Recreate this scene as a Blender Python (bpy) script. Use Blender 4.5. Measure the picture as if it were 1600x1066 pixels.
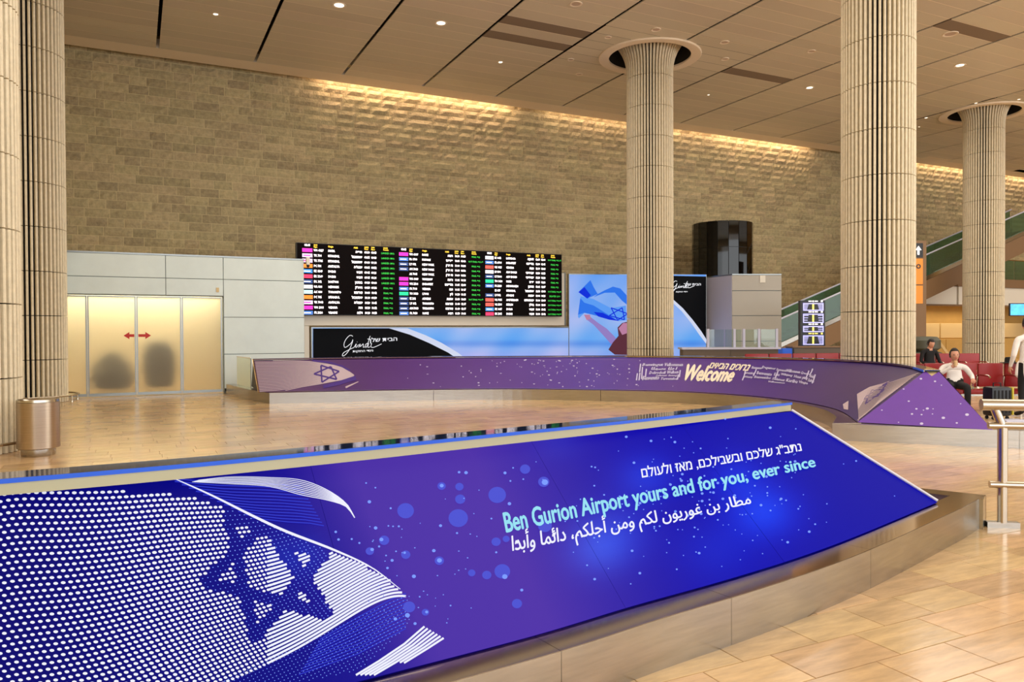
import bpy, bmesh, math, random
import numpy as np
from math import sin, cos, pi, atan, tan, sqrt, radians
from mathutils import Vector, Matrix
from mathutils.bvhtree import BVHTree
random.seed(7); rng = np.random.default_rng(7)
for o in list(bpy.data.objects): bpy.data.objects.remove(o)
SC = bpy.context.scene; C = SC.collection

# ------------------------------------------------------------------ camera
FPX = 1200.0
YAW = atan(589/1200); PITCH = atan(15.5/1200); ROLL = -.0045
FW = Vector((sin(YAW)*cos(PITCH), cos(YAW)*cos(PITCH), -sin(PITCH)))
_r = Vector((cos(YAW), -sin(YAW), 0)); _u = _r.cross(FW)
RT = cos(ROLL)*_r + sin(ROLL)*_u; UP = -sin(ROLL)*_r + cos(ROLL)*_u
EYE = Vector((0, 0, 1.6))
cam = bpy.data.cameras.new('camera'); cam.sensor_width = 36; cam.lens = 36*FPX/1600
cam.clip_start = .05; cam.clip_end = 500
co = bpy.data.objects.new('camera', cam); C.objects.link(co)
m = Matrix((RT, UP, -FW)).transposed().to_4x4(); m.translation = EYE; co.matrix_world = m
SC.camera = co
# ------------------------------------------------------------------ view, world, large lights
SC.view_settings.view_transform = 'Standard'; SC.view_settings.look = 'None'
SC.view_settings.gamma = 1; SC.view_settings.use_curve_mapping = False
SC.view_settings.exposure = -0.05
w = bpy.data.worlds.new('daylight'); SC.world = w; w.use_nodes = True
w.node_tree.nodes['Background'].inputs[0].default_value = (.95, .98, 1, 1)
w.node_tree.nodes['Background'].inputs[1].default_value = 2.4
def area(name, loc, rot, sx, sy, power, col):
    l = bpy.data.lights.new(name, 'AREA'); l.shape = 'RECTANGLE'; l.size = sx; l.size_y = sy
    l.energy = power; l.color = col
    o = bpy.data.objects.new(name, l); o.location = loc; o.rotation_euler = rot; C.objects.link(o); return o
WARM = (1, .93, .82)
# rows of downlights of the hall (warm) and the wall washers hidden in the slot above the ceiling edge
for i, (x, y) in enumerate([(3, 6), (15, 4), (28, 8), (8, 16), (24, 17), (42, 14)]):
    area('downlight_bank', (x, y, 10.7), (0, 0, 0), 9, 7, 620, WARM)
for x0, x1, p in [(6.2, 14.1, 190), (15.6, 24.6, 110), (24.8, 30.9, 130), (39, 56, 320)]:
    area('wall_washer', ((x0+x1)/2, 28.5, 11.3), (radians(8), 0, 0), x1-x0, .18, p, (1, .72, .50))
area('facade_daylight', (18, -11.5, 5.5), (radians(90), 0, 0), 50, 9, 1500, (.96, .98, 1))
area('shop_light', (39, 25.3, 2.6), (0, 0, 0), 8, 1.2, 130, (1, .74, .42))
area('corridor_light', (0, 23.6, 3.2), (0, 0, 0), 4.5, 1.2, 190, (1, .96, .86))
area('upper_hall_light', (58, 24, 9.5), (0, 0, 0), 5, 5, 900, (1, .74, .36))

# ------------------------------------------------------------------ helpers
def ray(px, py):
    px = float(px); py = float(py)
    return FW + (px-800)/FPX*RT - (py-533)/FPX*UP
def PH(px, py, h):
    d = ray(px, py); return EYE + d*((h-1.6)/d.z)
def PY(px, py, Y):
    d = ray(px, py); return EYE + d*(Y/d.y)
def W(lat, z, h=0.): return Vector((.8977*lat+.4407*z, -.4407*lat+.8977*z, h))
def PXL(p):
    v = p-EYE; d = v.dot(FW); return (800+FPX*v.dot(RT)/d, 533-FPX*v.dot(UP)/d, d)
def s2l(c):
    return tuple(((x/255)/12.92 if x/255 <= .04045 else ((x/255+.055)/1.055)**2.4) for x in c)

def mat(name, rgb, rough=.6, metal=0., spec=.5, emit=0., noise=0., nscale=8., bump=0., bscale=40., vary=0., stretch=(1,1,1), trans=0., alpha=1., coat=0., ecol=None, vcol=False):
    m = bpy.data.materials.new(name); m.use_nodes = True; nt = m.node_tree; N = nt.nodes; L = nt.links
    b = N['Principled BSDF']; col = (*s2l(rgb), 1)
    b.inputs['Base Color'].default_value = col; b.inputs['Roughness'].default_value = rough
    b.inputs['Metallic'].default_value = metal; b.inputs['Specular IOR Level'].default_value = spec
    b.inputs['Transmission Weight'].default_value = trans; b.inputs['Alpha'].default_value = alpha
    b.inputs['Coat Weight'].default_value = coat
    if emit:
        b.inputs['Emission Color'].default_value = (*s2l(ecol or rgb), 1); b.inputs['Emission Strength'].default_value = emit
    src = None
    if vcol:
        a = N.new('ShaderNodeAttribute'); a.attribute_name = 'Col'; src = a.outputs['Color']
        L.new(src, b.inputs['Base Color'])
        if emit: L.new(src, b.inputs['Emission Color'])
    tc = None
    def coords():
        nonlocal tc
        if tc is None:
            g = N.new('ShaderNodeNewGeometry'); mp = N.new('ShaderNodeMapping'); mp.inputs['Scale'].default_value = stretch
            L.new(g.outputs['Position'], mp.inputs['Vector']); tc = mp.outputs[0]
        return tc
    if noise or vary:
        v = N.new('ShaderNodeHueSaturation'); v.inputs['Color'].default_value = col
        if src: L.new(src, v.inputs['Color'])
        add = N.new('ShaderNodeMath'); add.operation = 'ADD'; add.inputs[0].default_value = 1; add.inputs[1].default_value = 0
        if noise:
            n = N.new('ShaderNodeTexNoise'); n.inputs['Scale'].default_value = nscale; n.inputs['Detail'].default_value = 5
            n.inputs['Roughness'].default_value = .65
            L.new(coords(), n.inputs['Vector'])
            mr = N.new('ShaderNodeMapRange'); mr.inputs['From Min'].default_value = .3; mr.inputs['From Max'].default_value = .7
            mr.inputs['To Min'].default_value = 1-noise; mr.inputs['To Max'].default_value = 1+noise
            L.new(n.outputs['Fac'], mr.inputs['Value']); L.new(mr.outputs[0], add.inputs[0])
        if vary:
            g = N.new('ShaderNodeNewGeometry'); oi = N.new('ShaderNodeObjectInfo')
            s = N.new('ShaderNodeMath'); s.operation = 'ADD'; L.new(g.outputs['Random Per Island'], s.inputs[0]); L.new(oi.outputs['Random'], s.inputs[1])
            fr = N.new('ShaderNodeMath'); fr.operation = 'FRACT'; L.new(s.outputs[0], fr.inputs[0])
            m2 = N.new('ShaderNodeMapRange'); m2.inputs['To Min'].default_value = -vary; m2.inputs['To Max'].default_value = vary
            L.new(fr.outputs[0], m2.inputs['Value']); L.new(m2.outputs[0], add.inputs[1])
            m3 = N.new('ShaderNodeMapRange'); m3.inputs['To Min'].default_value = .5-.008; m3.inputs['To Max'].default_value = .5+.006
            mm = N.new('ShaderNodeMath'); mm.operation = 'MULTIPLY'; mm.inputs[1].default_value = 7.3; L.new(fr.outputs[0], mm.inputs[0])
            f2 = N.new('ShaderNodeMath'); f2.operation = 'FRACT'; L.new(mm.outputs[0], f2.inputs[0]); L.new(f2.outputs[0], m3.inputs['Value'])
            L.new(m3.outputs[0], v.inputs['Hue'])
        L.new(add.outputs[0], v.inputs['Value']); L.new(v.outputs[0], b.inputs['Base Color'])
    if bump:
        n = N.new('ShaderNodeTexNoise'); n.inputs['Scale'].default_value = bscale; n.inputs['Detail'].default_value = 6
        L.new(coords(), n.inputs['Vector'])
        bp = N.new('ShaderNodeBump'); bp.inputs['Strength'].default_value = bump; bp.inputs['Distance'].default_value = .02
        L.new(n.outputs['Fac'], bp.inputs['Height']); L.new(bp.outputs[0], b.inputs['Normal'])
    return m
M = {}
M['stone'] = mat('limestone_wall', (176,160,122), .85, noise=.26, nscale=7, bump=1.0, bscale=14, vary=.17)
M['joint'] = mat('wall_mortar', (212,196,150), .9)
M['tile'] = mat('travertine', (200,166,121), .17, spec=.55, noise=.22, nscale=3.2, stretch=(.9,5,1), vary=.14, bump=.05, bscale=3)
M['grout'] = mat('floor_grout', (150,116,80), .7)
M['ceil'] = mat('ceiling_metal_panel', (218,207,184), .42, spec=.5, noise=.03, nscale=.4, vary=.07)
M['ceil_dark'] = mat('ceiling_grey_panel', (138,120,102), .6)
M['margin'] = mat('ceiling_plaster', (244,228,204), .8)
M['seam'] = mat('black_seam', (24,18,14), .9)
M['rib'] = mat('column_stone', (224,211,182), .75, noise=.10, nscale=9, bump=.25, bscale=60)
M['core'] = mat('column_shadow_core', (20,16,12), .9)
M['steel'] = mat('brushed_steel', (184,180,172), .27, 1., noise=.10, nscale=3, stretch=(1,1,14))
M['steel_top'] = mat('polished_steel', (186,160,132), .09, 1.)
M['steel_pipe'] = mat('steel_pipe', (196,186,170), .2, 1.)
M['white_panel'] = mat('white_metal_panel', (214,226,222), .45, noise=.05, nscale=1.2)
M['panel_gap'] = mat('panel_backing', (120,130,130), .7)
M['alu'] = mat('aluminium', (150,155,155), .35, .9)
M['frost'] = mat('frosted_glass', (250,240,212), .6, trans=.9, spec=.3)
M['warmwall'] = mat('corridor_wall', (238,224,190), .8)
M['red'] = mat('red_arrow', (190,30,25), .5)
M['glass'] = mat('clear_glass', (225,245,238), .02, trans=1., spec=.5)
M['glass_green'] = mat('green_glass', (120,160,130), .04, trans=.85, spec=.5)
M['black'] = mat('black_plastic', (16,15,18), .4)
M['black_gloss'] = mat('black_glass', (3,3,4), .03, spec=.5, coat=.0)
M['blue_edge'] = mat('blue_edge_strip', (8,84,205), .3, emit=.18)
M['ledge_top'] = mat('dark_mirror_ledge', (36,58,104), .05, spec=1., metal=.6)
M['fascia'] = mat('pale_fascia', (186,180,146), .45, metal=.3)
M['front_art'] = mat('backlit_print', (20,20,150), .55, emit=.95, vcol=True, spec=.02)
for l_ in list(M['front_art'].node_tree.links):
    if l_.to_socket.name == 'Base Color': M['front_art'].node_tree.links.remove(l_)
M['front_art'].node_tree.nodes['Principled BSDF'].inputs['Base Color'].default_value = (.002,.0015,.012,1)
M['far_art'] = mat('purple_print', (85,50,140), .32, vcol=True, spec=.5, noise=.04, nscale=2)
M['far_end'] = mat('purple_end_print', (104,62,160), .4, noise=.04, nscale=2)
def ink(name, rgb, e):
    m = mat(name, rgb, .55, spec=.02, emit=e); m.node_tree.nodes['Principled BSDF'].inputs['Base Color'].default_value = tuple(x*.12 for x in s2l(rgb))+(1,); return m
M['white_print'] = ink('white_backlit_ink', (236,238,255), .92)
M['cyan_print'] = ink('cyan_backlit_ink', (150,222,242), .92)
M['blue_ink'] = ink('pale_blue_ink', (120,152,252), .95)
M['blue_ink_dim'] = ink('mid_blue_ink', (52,62,215), .8)
M['blue_ink_soft'] = ink('soft_blue_ink', (76,82,208), .95)
M['navy_ink'] = ink('navy_ink', (10,8,110), .7)
M['cream_ink'] = mat('cream_ink', (240,228,205), .5)
M['lilac_ink'] = mat('lilac_ink', (196,190,222), .5)
M['mauve_ink'] = mat('mauve_ink', (196,176,186), .5)
M['violet_ink'] = mat('violet_ink', (70,40,135), .5)
M['edge_white'] = mat('white_edge_trim', (225,225,230), .5)
M['redseat'] = mat('red_leather', (150,14,14), .38, bump=.05)
M['skin'] = mat('skin', (206,150,122), .55)
M['shirt'] = mat('white_shirt', (240,234,228), .75, bump=.3, bscale=14)
M['blackcloth'] = mat('black_cloth', (18,17,20), .85)
M['hair'] = mat('dark_hair', (30,20,16), .6, bump=.4, bscale=60)
M['brown'] = mat('brown_counter', (96,82,66), .5)
M['grey_box'] = mat('grey_clad_panel', (172,166,154), .5)
M['lilac_box'] = mat('pale_clad_panel', (196,196,214), .4)
M['tan_beam'] = mat('tan_beam', (128,98,66), .6)
M['white_fascia'] = mat('white_fascia', (226,220,205), .6)
M['yellow_wall'] = mat('shop_wall', (196,158,88), .7, noise=.06, nscale=1)
M['cream_box'] = mat('shop_counter', (214,190,140), .6)

def link(o, parent=None):
    C.objects.link(o)
    if parent: o.parent = parent
    return o
def mesh_obj(name, verts, faces, material, parent=None, smooth=False):
    me = bpy.data.meshes.new(name); me.from_pydata([tuple(v) for v in verts], [], faces); me.update()
    if isinstance(material, str): material = M[material]
    me.materials.append(material)
    if smooth: me.shade_smooth()
    o = bpy.data.objects.new(name, me); link(o, parent); return o
def tag(o, label=None, cat=None, group=None, kind=None):
    if label: o['label'] = label
    if cat: o['category'] = cat
    if group: o['group'] = group
    if kind: o['kind'] = kind
    return o
def thing(name, label, cat, loc=(0,0,0), rz=0., group=None):
    o = bpy.data.objects.new(name, None); o.empty_display_size = .1; o.location = loc; o.rotation_euler = (0,0,rz)
    link(o); return tag(o, label, cat, group)
def struct(name, verts, faces, material, parent=None):
    o = mesh_obj(name, verts, faces, material, parent)
    if not parent: o['kind'] = 'structure'
    return o
class MB:
    """collects simple solids"""
    def __init__(s): s.v = []; s.f = []
    def add(s, v, f):
        k = len(s.v); s.v += [Vector(x) for x in v]; s.f += [tuple(i+k for i in q) for q in f]; return s
    def box(s, lo, hi, bev=0., M4=None):
        bm = bmesh.new(); bmesh.ops.create_cube(bm, size=1)
        sc = [hi[i]-lo[i] for i in range(3)]; c = [(hi[i]+lo[i])/2 for i in range(3)]
        for v in bm.verts: v.co = Vector((v.co[i]*sc[i]+c[i] for i in range(3)))
        if bev: bmesh.ops.bevel(bm, geom=bm.edges[:], offset=bev, segments=2, affect='EDGES', profile=.6)
        bm.verts.ensure_lookup_table()
        vs = [v.co.copy() for v in bm.verts]; fs = [[v.index for v in f.verts] for f in bm.faces]; bm.free()
        if M4: vs = [M4 @ v for v in vs]
        return s.add(vs, fs)
    def tube(s, pts, r, n=12, caps=True):
        pts = [Vector(p) for p in pts]; k = len(s.v); rings = []
        rs = r if isinstance(r, (list, tuple)) else [r]*len(pts)
        ref = None
        for i, p in enumerate(pts):
            t = (pts[min(i+1, len(pts)-1)]-pts[max(i-1, 0)]).normalized()
            if ref is None or abs(t.dot(ref)) > .95: ref = Vector((0,0,1)) if abs(t.z) < .9 else Vector((1,0,0))
            a = t.cross(ref).normalized(); b = t.cross(a).normalized(); ref = b.cross(t) if False else ref
            s.v += [p+(a*cos(2*pi*j/n)+b*sin(2*pi*j/n))*rs[i] for j in range(n)]
        for i in range(len(pts)-1):
            for j in range(n):
                s.f.append((k+i*n+j, k+i*n+(j+1)%n, k+(i+1)*n+(j+1)%n, k+(i+1)*n+j))
        if caps:
            s.f.append(tuple(k+j for j in range(n))[::-1]); s.f.append(tuple(k+(len(pts)-1)*n+j for j in range(n)))
        return s
    def lathe(s, prof, n=32, c=(0,0,0), closed_profile=False):
        k = len(s.v); c = Vector(c)
        for r, z in prof:
            s.v += [c+Vector((r*cos(2*pi*j/n), r*sin(2*pi*j/n), z)) for j in range(n)]
        m_ = len(prof)
        for i in range(m_ if closed_profile else m_-1):
            i2 = (i+1) % m_
            for j in range(n):
                s.f.append((k+i*n+j, k+i*n+(j+1)%n, k+i2*n+(j+1)%n, k+i2*n+j))
        return s
    def prism(s, poly, z0, z1):
        k = len(s.v); n = len(poly)
        s.v += [Vector((p[0], p[1], z0)) for p in poly]+[Vector((p[0], p[1], z1)) for p in poly]
        s.f.append(tuple(range(k, k+n))[::-1]); s.f.append(tuple(range(k+n, k+2*n)))
        for j in range(n): s.f.append((k+j, k+(j+1)%n, k+n+(j+1)%n, k+n+j))
        return s
    def build(s, name, material, parent=None, smooth=False, world=False):
        o = mesh_obj(name, s.v, s.f, material, parent, smooth)
        bm = bmesh.new(); bm.from_mesh(o.data); bmesh.ops.recalc_face_normals(bm, faces=bm.faces[:]); bm.to_mesh(o.data); bm.free()
        if smooth:
            o.data.shade_smooth()
            try: o.data.set_sharp_from_angle(angle=radians(35))
            except Exception: pass
        if world and parent:
            pass
        return o
def at_world(parent):
    """matrix turning world coordinates into the local ones of a rotated/moved parent Empty"""
    return (Matrix.Translation(parent.location) @ parent.rotation_euler.to_matrix().to_4x4()).inverted()

# ------------------------------------------------------------------ writing
JOIN_R = set('اأإآدذرزوؤةىء')
AB = {'ا':0xFE8D,'أ':0xFE83,'ب':0xFE8F,'ت':0xFE95,'ج':0xFE9D,'ح':0xFEA1,'خ':0xFEA5,'د':0xFEA9,'ر':0xFEAD,'س':0xFEB1,'ط':0xFEC1,'ع':0xFEC9,'غ':0xFECD,'ف':0xFED1,'ق':0xFED5,'ك':0xFED9,'ل':0xFEDD,'م':0xFEE1,'ن':0xFEE5,'ه':0xFEE9,'و':0xFEED,'ي':0xFEF1,'ئ':0xFE89}
def arab(s):
    out = []
    for i, c in enumerate(s):
        if c not in AB: out.append(c); continue
        p = i > 0 and s[i-1] in AB and s[i-1] not in JOIN_R
        n = i+1 < len(s) and s[i+1] in AB and c not in JOIN_R
        out.append(chr(AB[c]+(3 if p and n else 2 if n else 1 if p else 0)))
    return ''.join(out[::-1])
def heb(s): return '\n'.join(q[::-1] if any('\u0590' <= ch <= '\u05ff' for ch in q) else q for q in s.split('\n'))
def text_mesh(body, bold=.0, res=2, spacing=1., align='LEFT', shear=0.):
    c = bpy.data.curves.new('lettering', 'FONT'); c.body = body; c.size = 1; c.resolution_u = res; c.space_line = spacing; c.align_x = align; c.shear = shear
    o = bpy.data.objects.new('lettering', c); C.objects.link(o); bpy.context.view_layer.update()
    me = bpy.data.meshes.new_from_object(o.evaluated_get(bpy.context.evaluated_depsgraph_get()))
    V = np.array([v.co[:] for v in me.vertices]); F = [tuple(p.vertices) for p in me.polygons]
    bpy.data.objects.remove(o); bpy.data.meshes.remove(me); bpy.data.curves.remove(c)
    if bold:
        VV = []; FF = []
        for dx, dy in ((-bold, 0), (bold, 0), (0, bold*.7), (0, -bold*.7)):
            k = sum(len(a) for a in VV); VV.append(V+np.array((dx, dy, 0))); FF += [tuple(i+k for i in f) for f in F]
        V = np.concatenate(VV); F = FF
    return V, F
def warp_text(body, quad, mapper, bold=0., res=2, shear=0.):
    """quad = bl, br, tr, tl positions of the text's bounding box; mapper puts a position on its surface"""
    V, F = text_mesh(body, bold, res, shear=shear)
    lo = V.min(0); hi = V.max(0); out = []
    for x, y, _ in V:
        a = (x-lo[0])/(hi[0]-lo[0]); b = (y-lo[1])/(hi[1]-lo[1])
        p = [quad[0][i]*(1-a)*(1-b)+quad[1][i]*a*(1-b)+quad[2][i]*a*b+quad[3][i]*(1-a)*b for i in (0, 1)]
        out.append(mapper(*p))
    return out, F
def merge(lst):
    V = []; F = []
    for v, f in lst:
        k = len(V); V += list(v); F += [tuple(i+k for i in q) for q in f]
    return V, F
def clean_add(V, F):  # drops faces whose vertices missed the surface
    F = [f for f in F if all(V[i] is not None for i in f)]
    V = [v if v is not None else Vector((0,0,0)) for v in V]
    used = sorted({i for f in F for i in f}); mp = {u: i for i, u in enumerate(used)}
    return [V[i] for i in used], [tuple(mp[i] for i in f) for f in F]

# ------------------------------------------------------------------ THE SHELL
HC = 10.8; XL, XR, YB, YW = -9., 66., -12., 28.75
COLS = [(-2.18,12.54),(-2.2,20.9),(15.2,12.05),(15.6,21.2),(32.55,20.6)]
LABELS = ['tall fluted stone column at the far left edge behind the steel bin',
          'fluted stone column beside the frosted sliding doors',
          'widest fluted stone column right of centre with red seats behind it',
          'fluted stone column in front of the blue flag poster with its top flaring into the ceiling',
          'fluted stone column at the far right in front of the escalator']
# floor
floor = struct('floor', [(XL,YB,-.004),(XR,YB,-.004),(XR,YW+.4,-.004),(XL,YW+.4,-.004)], [(0,1,2,3)], 'grout')
TW = .285
tiles = []
y = YB; r = 0
while y < YW:
    x = XL-rng.random()*.7; 
    while x < XR-.7:
        L = rng.choice([.42,.5,.58,.66])
        tiles.append((x, y, L)); x += L
    y += TW; r += 1
def tile_geo(L):
    g = .0022; c = .002
    a = [(g,g,-.004),(L-g,g,-.004),(L-g,TW-g,-.004),(g,TW-g,-.004),(g,g,-c),(L-g,g,-c),(L-g,TW-g,-c),(g,TW-g,-c),
         (g+c,g+c,0),(L-g-c,g+c,0),(L-g-c,TW-g-c,0),(g+c,TW-g-c,0)]
    f = [(0,1,5,4),(1,2,6,5),(2,3,7,6),(3,0,4,7),(4,5,9,8),(5,6,10,9),(6,7,11,10),(7,4,8,11),(8,9,10,11)]
    return np.array(a), f
TG = {L: tile_geo(L) for L in (.42,.5,.58,.66)}
def in_view(p, m=40):
    v = Vector(p)-EYE; d = v.dot(FW)
    if d < .3: return None
    X, Y, d = PXL(Vector(p)); return d if (-m < X < 1600+m and -m < Y < 1066+m) else None
def visible_front(x, y):
    P = Vector((x+.25, y+.14, 0)); X, Y, d = PXL(P) if (P-EYE).dot(FW) > .3 else (0,0,0)
    if d <= 0: return None
    if not (-40 < X < 1640 and Y < 1110): return None
    # right of and below the front barrier's curb, or the floor behind it seen over its ledge
    edge = np.interp(X, [600,708,931,1200,1388,1543,1600], [1300,1130,1040,975,890,835,700])
    if Y > edge-6: return d
    if X > 1240 and Y > np.interp(X, [1240,1300,1600], [640,690,707]): return d
    return None
near = sorted([(d, t) for t in tiles if (d := visible_front(t[0], t[1]))])[:300]
nearset = {id(t) for _, t in near}
TM = {}
for L in TG:
    me = bpy.data.meshes.new('tile'); me.from_pydata(TG[L][0].tolist(), [], TG[L][1]); me.materials.append(M['tile']); TM[L] = me
for d, t in near:
    o = bpy.data.objects.new('floor_tile', TM[t[2]]); o.location = (t[0], t[1], 0); link(o, floor)
def bulk(name, items, material, parent):
    """items: (verts array, faces) -> one joined mesh, kind stuff"""
    V = np.concatenate([a for a, _ in items]); F = []; k = 0
    for a, f in items:
        F += [tuple(i+k for i in q) for q in f]; k += len(a)
    o = mesh_obj(name, V, F, material, parent); o['kind'] = 'stuff'; return o
bulk('floor_tiles', [(TG[t[2]][0]+np.array((t[0], t[1], 0)), TG[t[2]][1]) for t in tiles if id(t) not in nearset], 'tile', floor)

# back wall of rough limestone courses
wall = struct('wall_back', [(XL,YW-.006,0),(XR,YW-.006,0),(XR,YW-.006,12),(XL,YW-.006,12),(XL,YW+.3,0),(XR,YW+.3,0),(XR,YW+.3,12),(XL,YW+.3,12)],
              [(0,1,2,3),(5,4,7,6),(3,2,6,7),(4,5,1,0),(0,3,7,4),(1,5,6,2)], 'joint')
CH = .3
SV = {}
for L in (.5,.62,.74,.86,1.05):
    for k in range(3):
        g = .010; nx, nz = 4, 2; V = []; F = []
        for j in range(nz+1):
            for i in range(nx+1):
                edge = i in (0, nx) or j in (0, nz)
                dy = -.016 if edge else -.034-rng.random()*.03
                V.append((g+(L-2*g)*i/nx, dy, g+(CH-2*g)*j/nz))
        for j in range(nz):
            for i in range(nx):
                a = j*(nx+1)+i; F.append((a, a+1, a+nx+2, a+nx+1))
        b = [0, nx, (nx+1)*(nz+1)-1, (nx+1)*nz]; k0 = len(V)
        V += [(V[q][0], .02, V[q][2]) for q in b]
        # sides as fans along the edges
        bot = list(range(0, nx+1)); top = list(range((nx+1)*nz, (nx+1)*(nz+1)))
        F.append(tuple(bot[::-1])+(k0, k0+1)); F.append(tuple(top)+(k0+2, k0+3))
        lf = [j*(nx+1) for j in range(nz+1)]; rg = [j*(nx+1)+nx for j in range(nz+1)]
        F.append(tuple(lf)+(k0+3, k0)); F.append(tuple(rg[::-1])+(k0+1, k0+2))
        SV[(L, k)] = (np.array(V), F)
stones = []
for c in range(int(12/CH)):
    x = -5.5-rng.random()*.8; z = c*CH
    if z+CH < 2.6 and x < 0: pass
    while x < 62:
        L = float(rng.choice([.5,.62,.74,.86,1.05], p=[.2,.25,.25,.2,.1])); k = int(rng.integers(3))
        stones.append((x, z, L, k)); x += L
def stone_vis(s):
    x, z, L, k = s
    if x < -1.8 or z > 10.9: return None
    if x < 13.6+.9 and z < 4.4 and x > 3.6: return None
    if x <= 5 and z < 4.3: return None
    return in_view((x+L/2, YW, z+.15), 0)
ns = sorted([(d, i) for i, s in enumerate(stones) if (d := stone_vis(s))])[:300]
nset = {i for _, i in ns}; SM = {}
for key, (V, F) in SV.items():
    me = bpy.data.meshes.new('stone'); me.from_pydata(V.tolist(), [], F); me.materials.append(M['stone']); SM[key] = me
for d, i in ns:
    x, z, L, k = stones[i]
    o = bpy.data.objects.new('wall_stone', SM[(L, k)]); o.location = (x, YW-.006+rng.random()*.008, z); link(o, wall)
bulk('wall_stones', [(SV[(L, k)][0]+np.array((x, YW-.006+rng.random()*.008, z)), SV[(L, k)][1]) for i, (x, z, L, k) in enumerate(stones) if i not in nset], 'stone', wall)

# outer walls
def slab(name, lo, hi, material, parent=None, kind='structure'):
    o = MB().box(lo, hi).build(name, material, parent)
    if not parent: o['kind'] = kind
    return o
slab('wall_left', (XL-.3,YB,0), (XL,YW+.3,12), 'joint')
slab('wall_right', (XR,YB,0), (XR+.3,YW+.3,12), 'yellow_wall')
slab('trim_1', (XL,YB-.3,9.6), (XR,YB,12), 'margin')

# ceiling: long metal panels in bays of 3 m, black seams between bays, plaster margin along the wall
ceil = struct('ceiling', [(XL,YB,HC+.85),(XR,YB,HC+.85),(XR,YW+.3,HC+.85),(XL,YW+.3,HC+.85)], [(3,2,1,0)], 'seam')
XE = 38.0
MB().box((XL,27.42,HC),(XE,28.3,HC+.3)).build('margin_band', 'margin', ceil)
MB().box((XE,27.0,HC),(XR,28.35,HC+.3)).build('margin_band', 'margin', ceil)
PW = .6; bays = []; k = -4
while .74+3.01*k < XR: bays.append(.74+3.01*k); k += 1
HOLE = 1.52
def panel_geo(w, h): 
    g = .006
    return (np.array([(g,g,0),(w-g,g,0),(w-g,h-g,0),(g,h-g,0),(g,g,.03),(w-g,g,.03),(w-g,h-g,.03),(g,h-g,.03)]),
            [(3,2,1,0),(0,1,5,4),(1,2,6,5),(2,3,7,6),(3,0,4,7)])
PG = panel_geo(3.01-.085, PW); pans = []; cut = []
for bx_ in bays:
    y = 27.42-PW
    while y > YB:
        x0, x1, y0, y1 = bx_+.045, bx_+3.01-.04, y, y+PW
        near_c = None
        for cx, cy in COLS:
            dx = max(x0-cx, 0, cx-x1); dy = max(y0-cy, 0, cy-y1)
            if dx*dx+dy*dy < HOLE**2: near_c = (cx, cy)
        (cut if near_c else pans).append((x0, y0, near_c)); y -= PW
def pan_vis(p):
    v = in_view((p[0]+1.5, p[1]+.3, HC), 0); return v
pn = sorted([(d, i) for i, p in enumerate(pans) if (d := pan_vis(p))])[:300]; pset = {i for _, i in pn}
pme = bpy.data.meshes.new('ceiling_panel'); pme.from_pydata(PG[0].tolist(), [], PG[1]); pme.materials.append(M['ceil'])
pmd = pme.copy(); pmd.materials.clear(); pmd.materials.append(M['ceil_dark'])
DARK = []
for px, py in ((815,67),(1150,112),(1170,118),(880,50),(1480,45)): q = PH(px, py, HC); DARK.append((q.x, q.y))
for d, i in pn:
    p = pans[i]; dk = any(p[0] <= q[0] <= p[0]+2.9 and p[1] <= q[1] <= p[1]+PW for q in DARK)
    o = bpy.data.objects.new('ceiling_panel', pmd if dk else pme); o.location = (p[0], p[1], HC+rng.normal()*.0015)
    link(o, ceil)
    if dk: o['label'] = 'darker grey ceiling panel'
bulk('ceiling_panels', [(PG[0]+np.array((p[0], p[1], HC)), PG[1]) for i, p in enumerate(pans) if i not in pset], 'ceil', ceil)
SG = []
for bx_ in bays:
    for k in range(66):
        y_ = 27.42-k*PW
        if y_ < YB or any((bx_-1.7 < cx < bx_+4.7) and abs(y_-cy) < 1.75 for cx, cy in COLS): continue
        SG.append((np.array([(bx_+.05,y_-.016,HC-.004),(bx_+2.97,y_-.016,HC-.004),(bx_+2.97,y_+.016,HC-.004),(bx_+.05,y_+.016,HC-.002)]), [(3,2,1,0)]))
bulk('joint_highlights', SG, mat('joint_highlight', (250,236,214), .35), ceil)  # pale strips paint highlight lines along the panel joints
for x0, y0, (cx, cy) in cut:          # panels trimmed round the column openings
    V = []; F = []; idx = {}
    xs = np.linspace(x0, x0+2.925, 31); ys = np.linspace(y0+.006, y0+PW-.006, 7)
    for i in range(30):
        for j in range(6):
            if ((xs[i]+xs[i+1])/2-cx)**2+((ys[j]+ys[j+1])/2-cy)**2 < HOLE**2: continue
            q = []
            for a, b in ((i,j+1),(i+1,j+1),(i+1,j),(i,j)):
                if (a,b) not in idx: idx[(a,b)] = len(V); V.append((xs[a], ys[b], HC))
                q.append(idx[(a,b)])
            F.append(tuple(q))
    if F: mesh_obj('trimmed_ceiling_panel', V, F, 'ceil', ceil)

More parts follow.
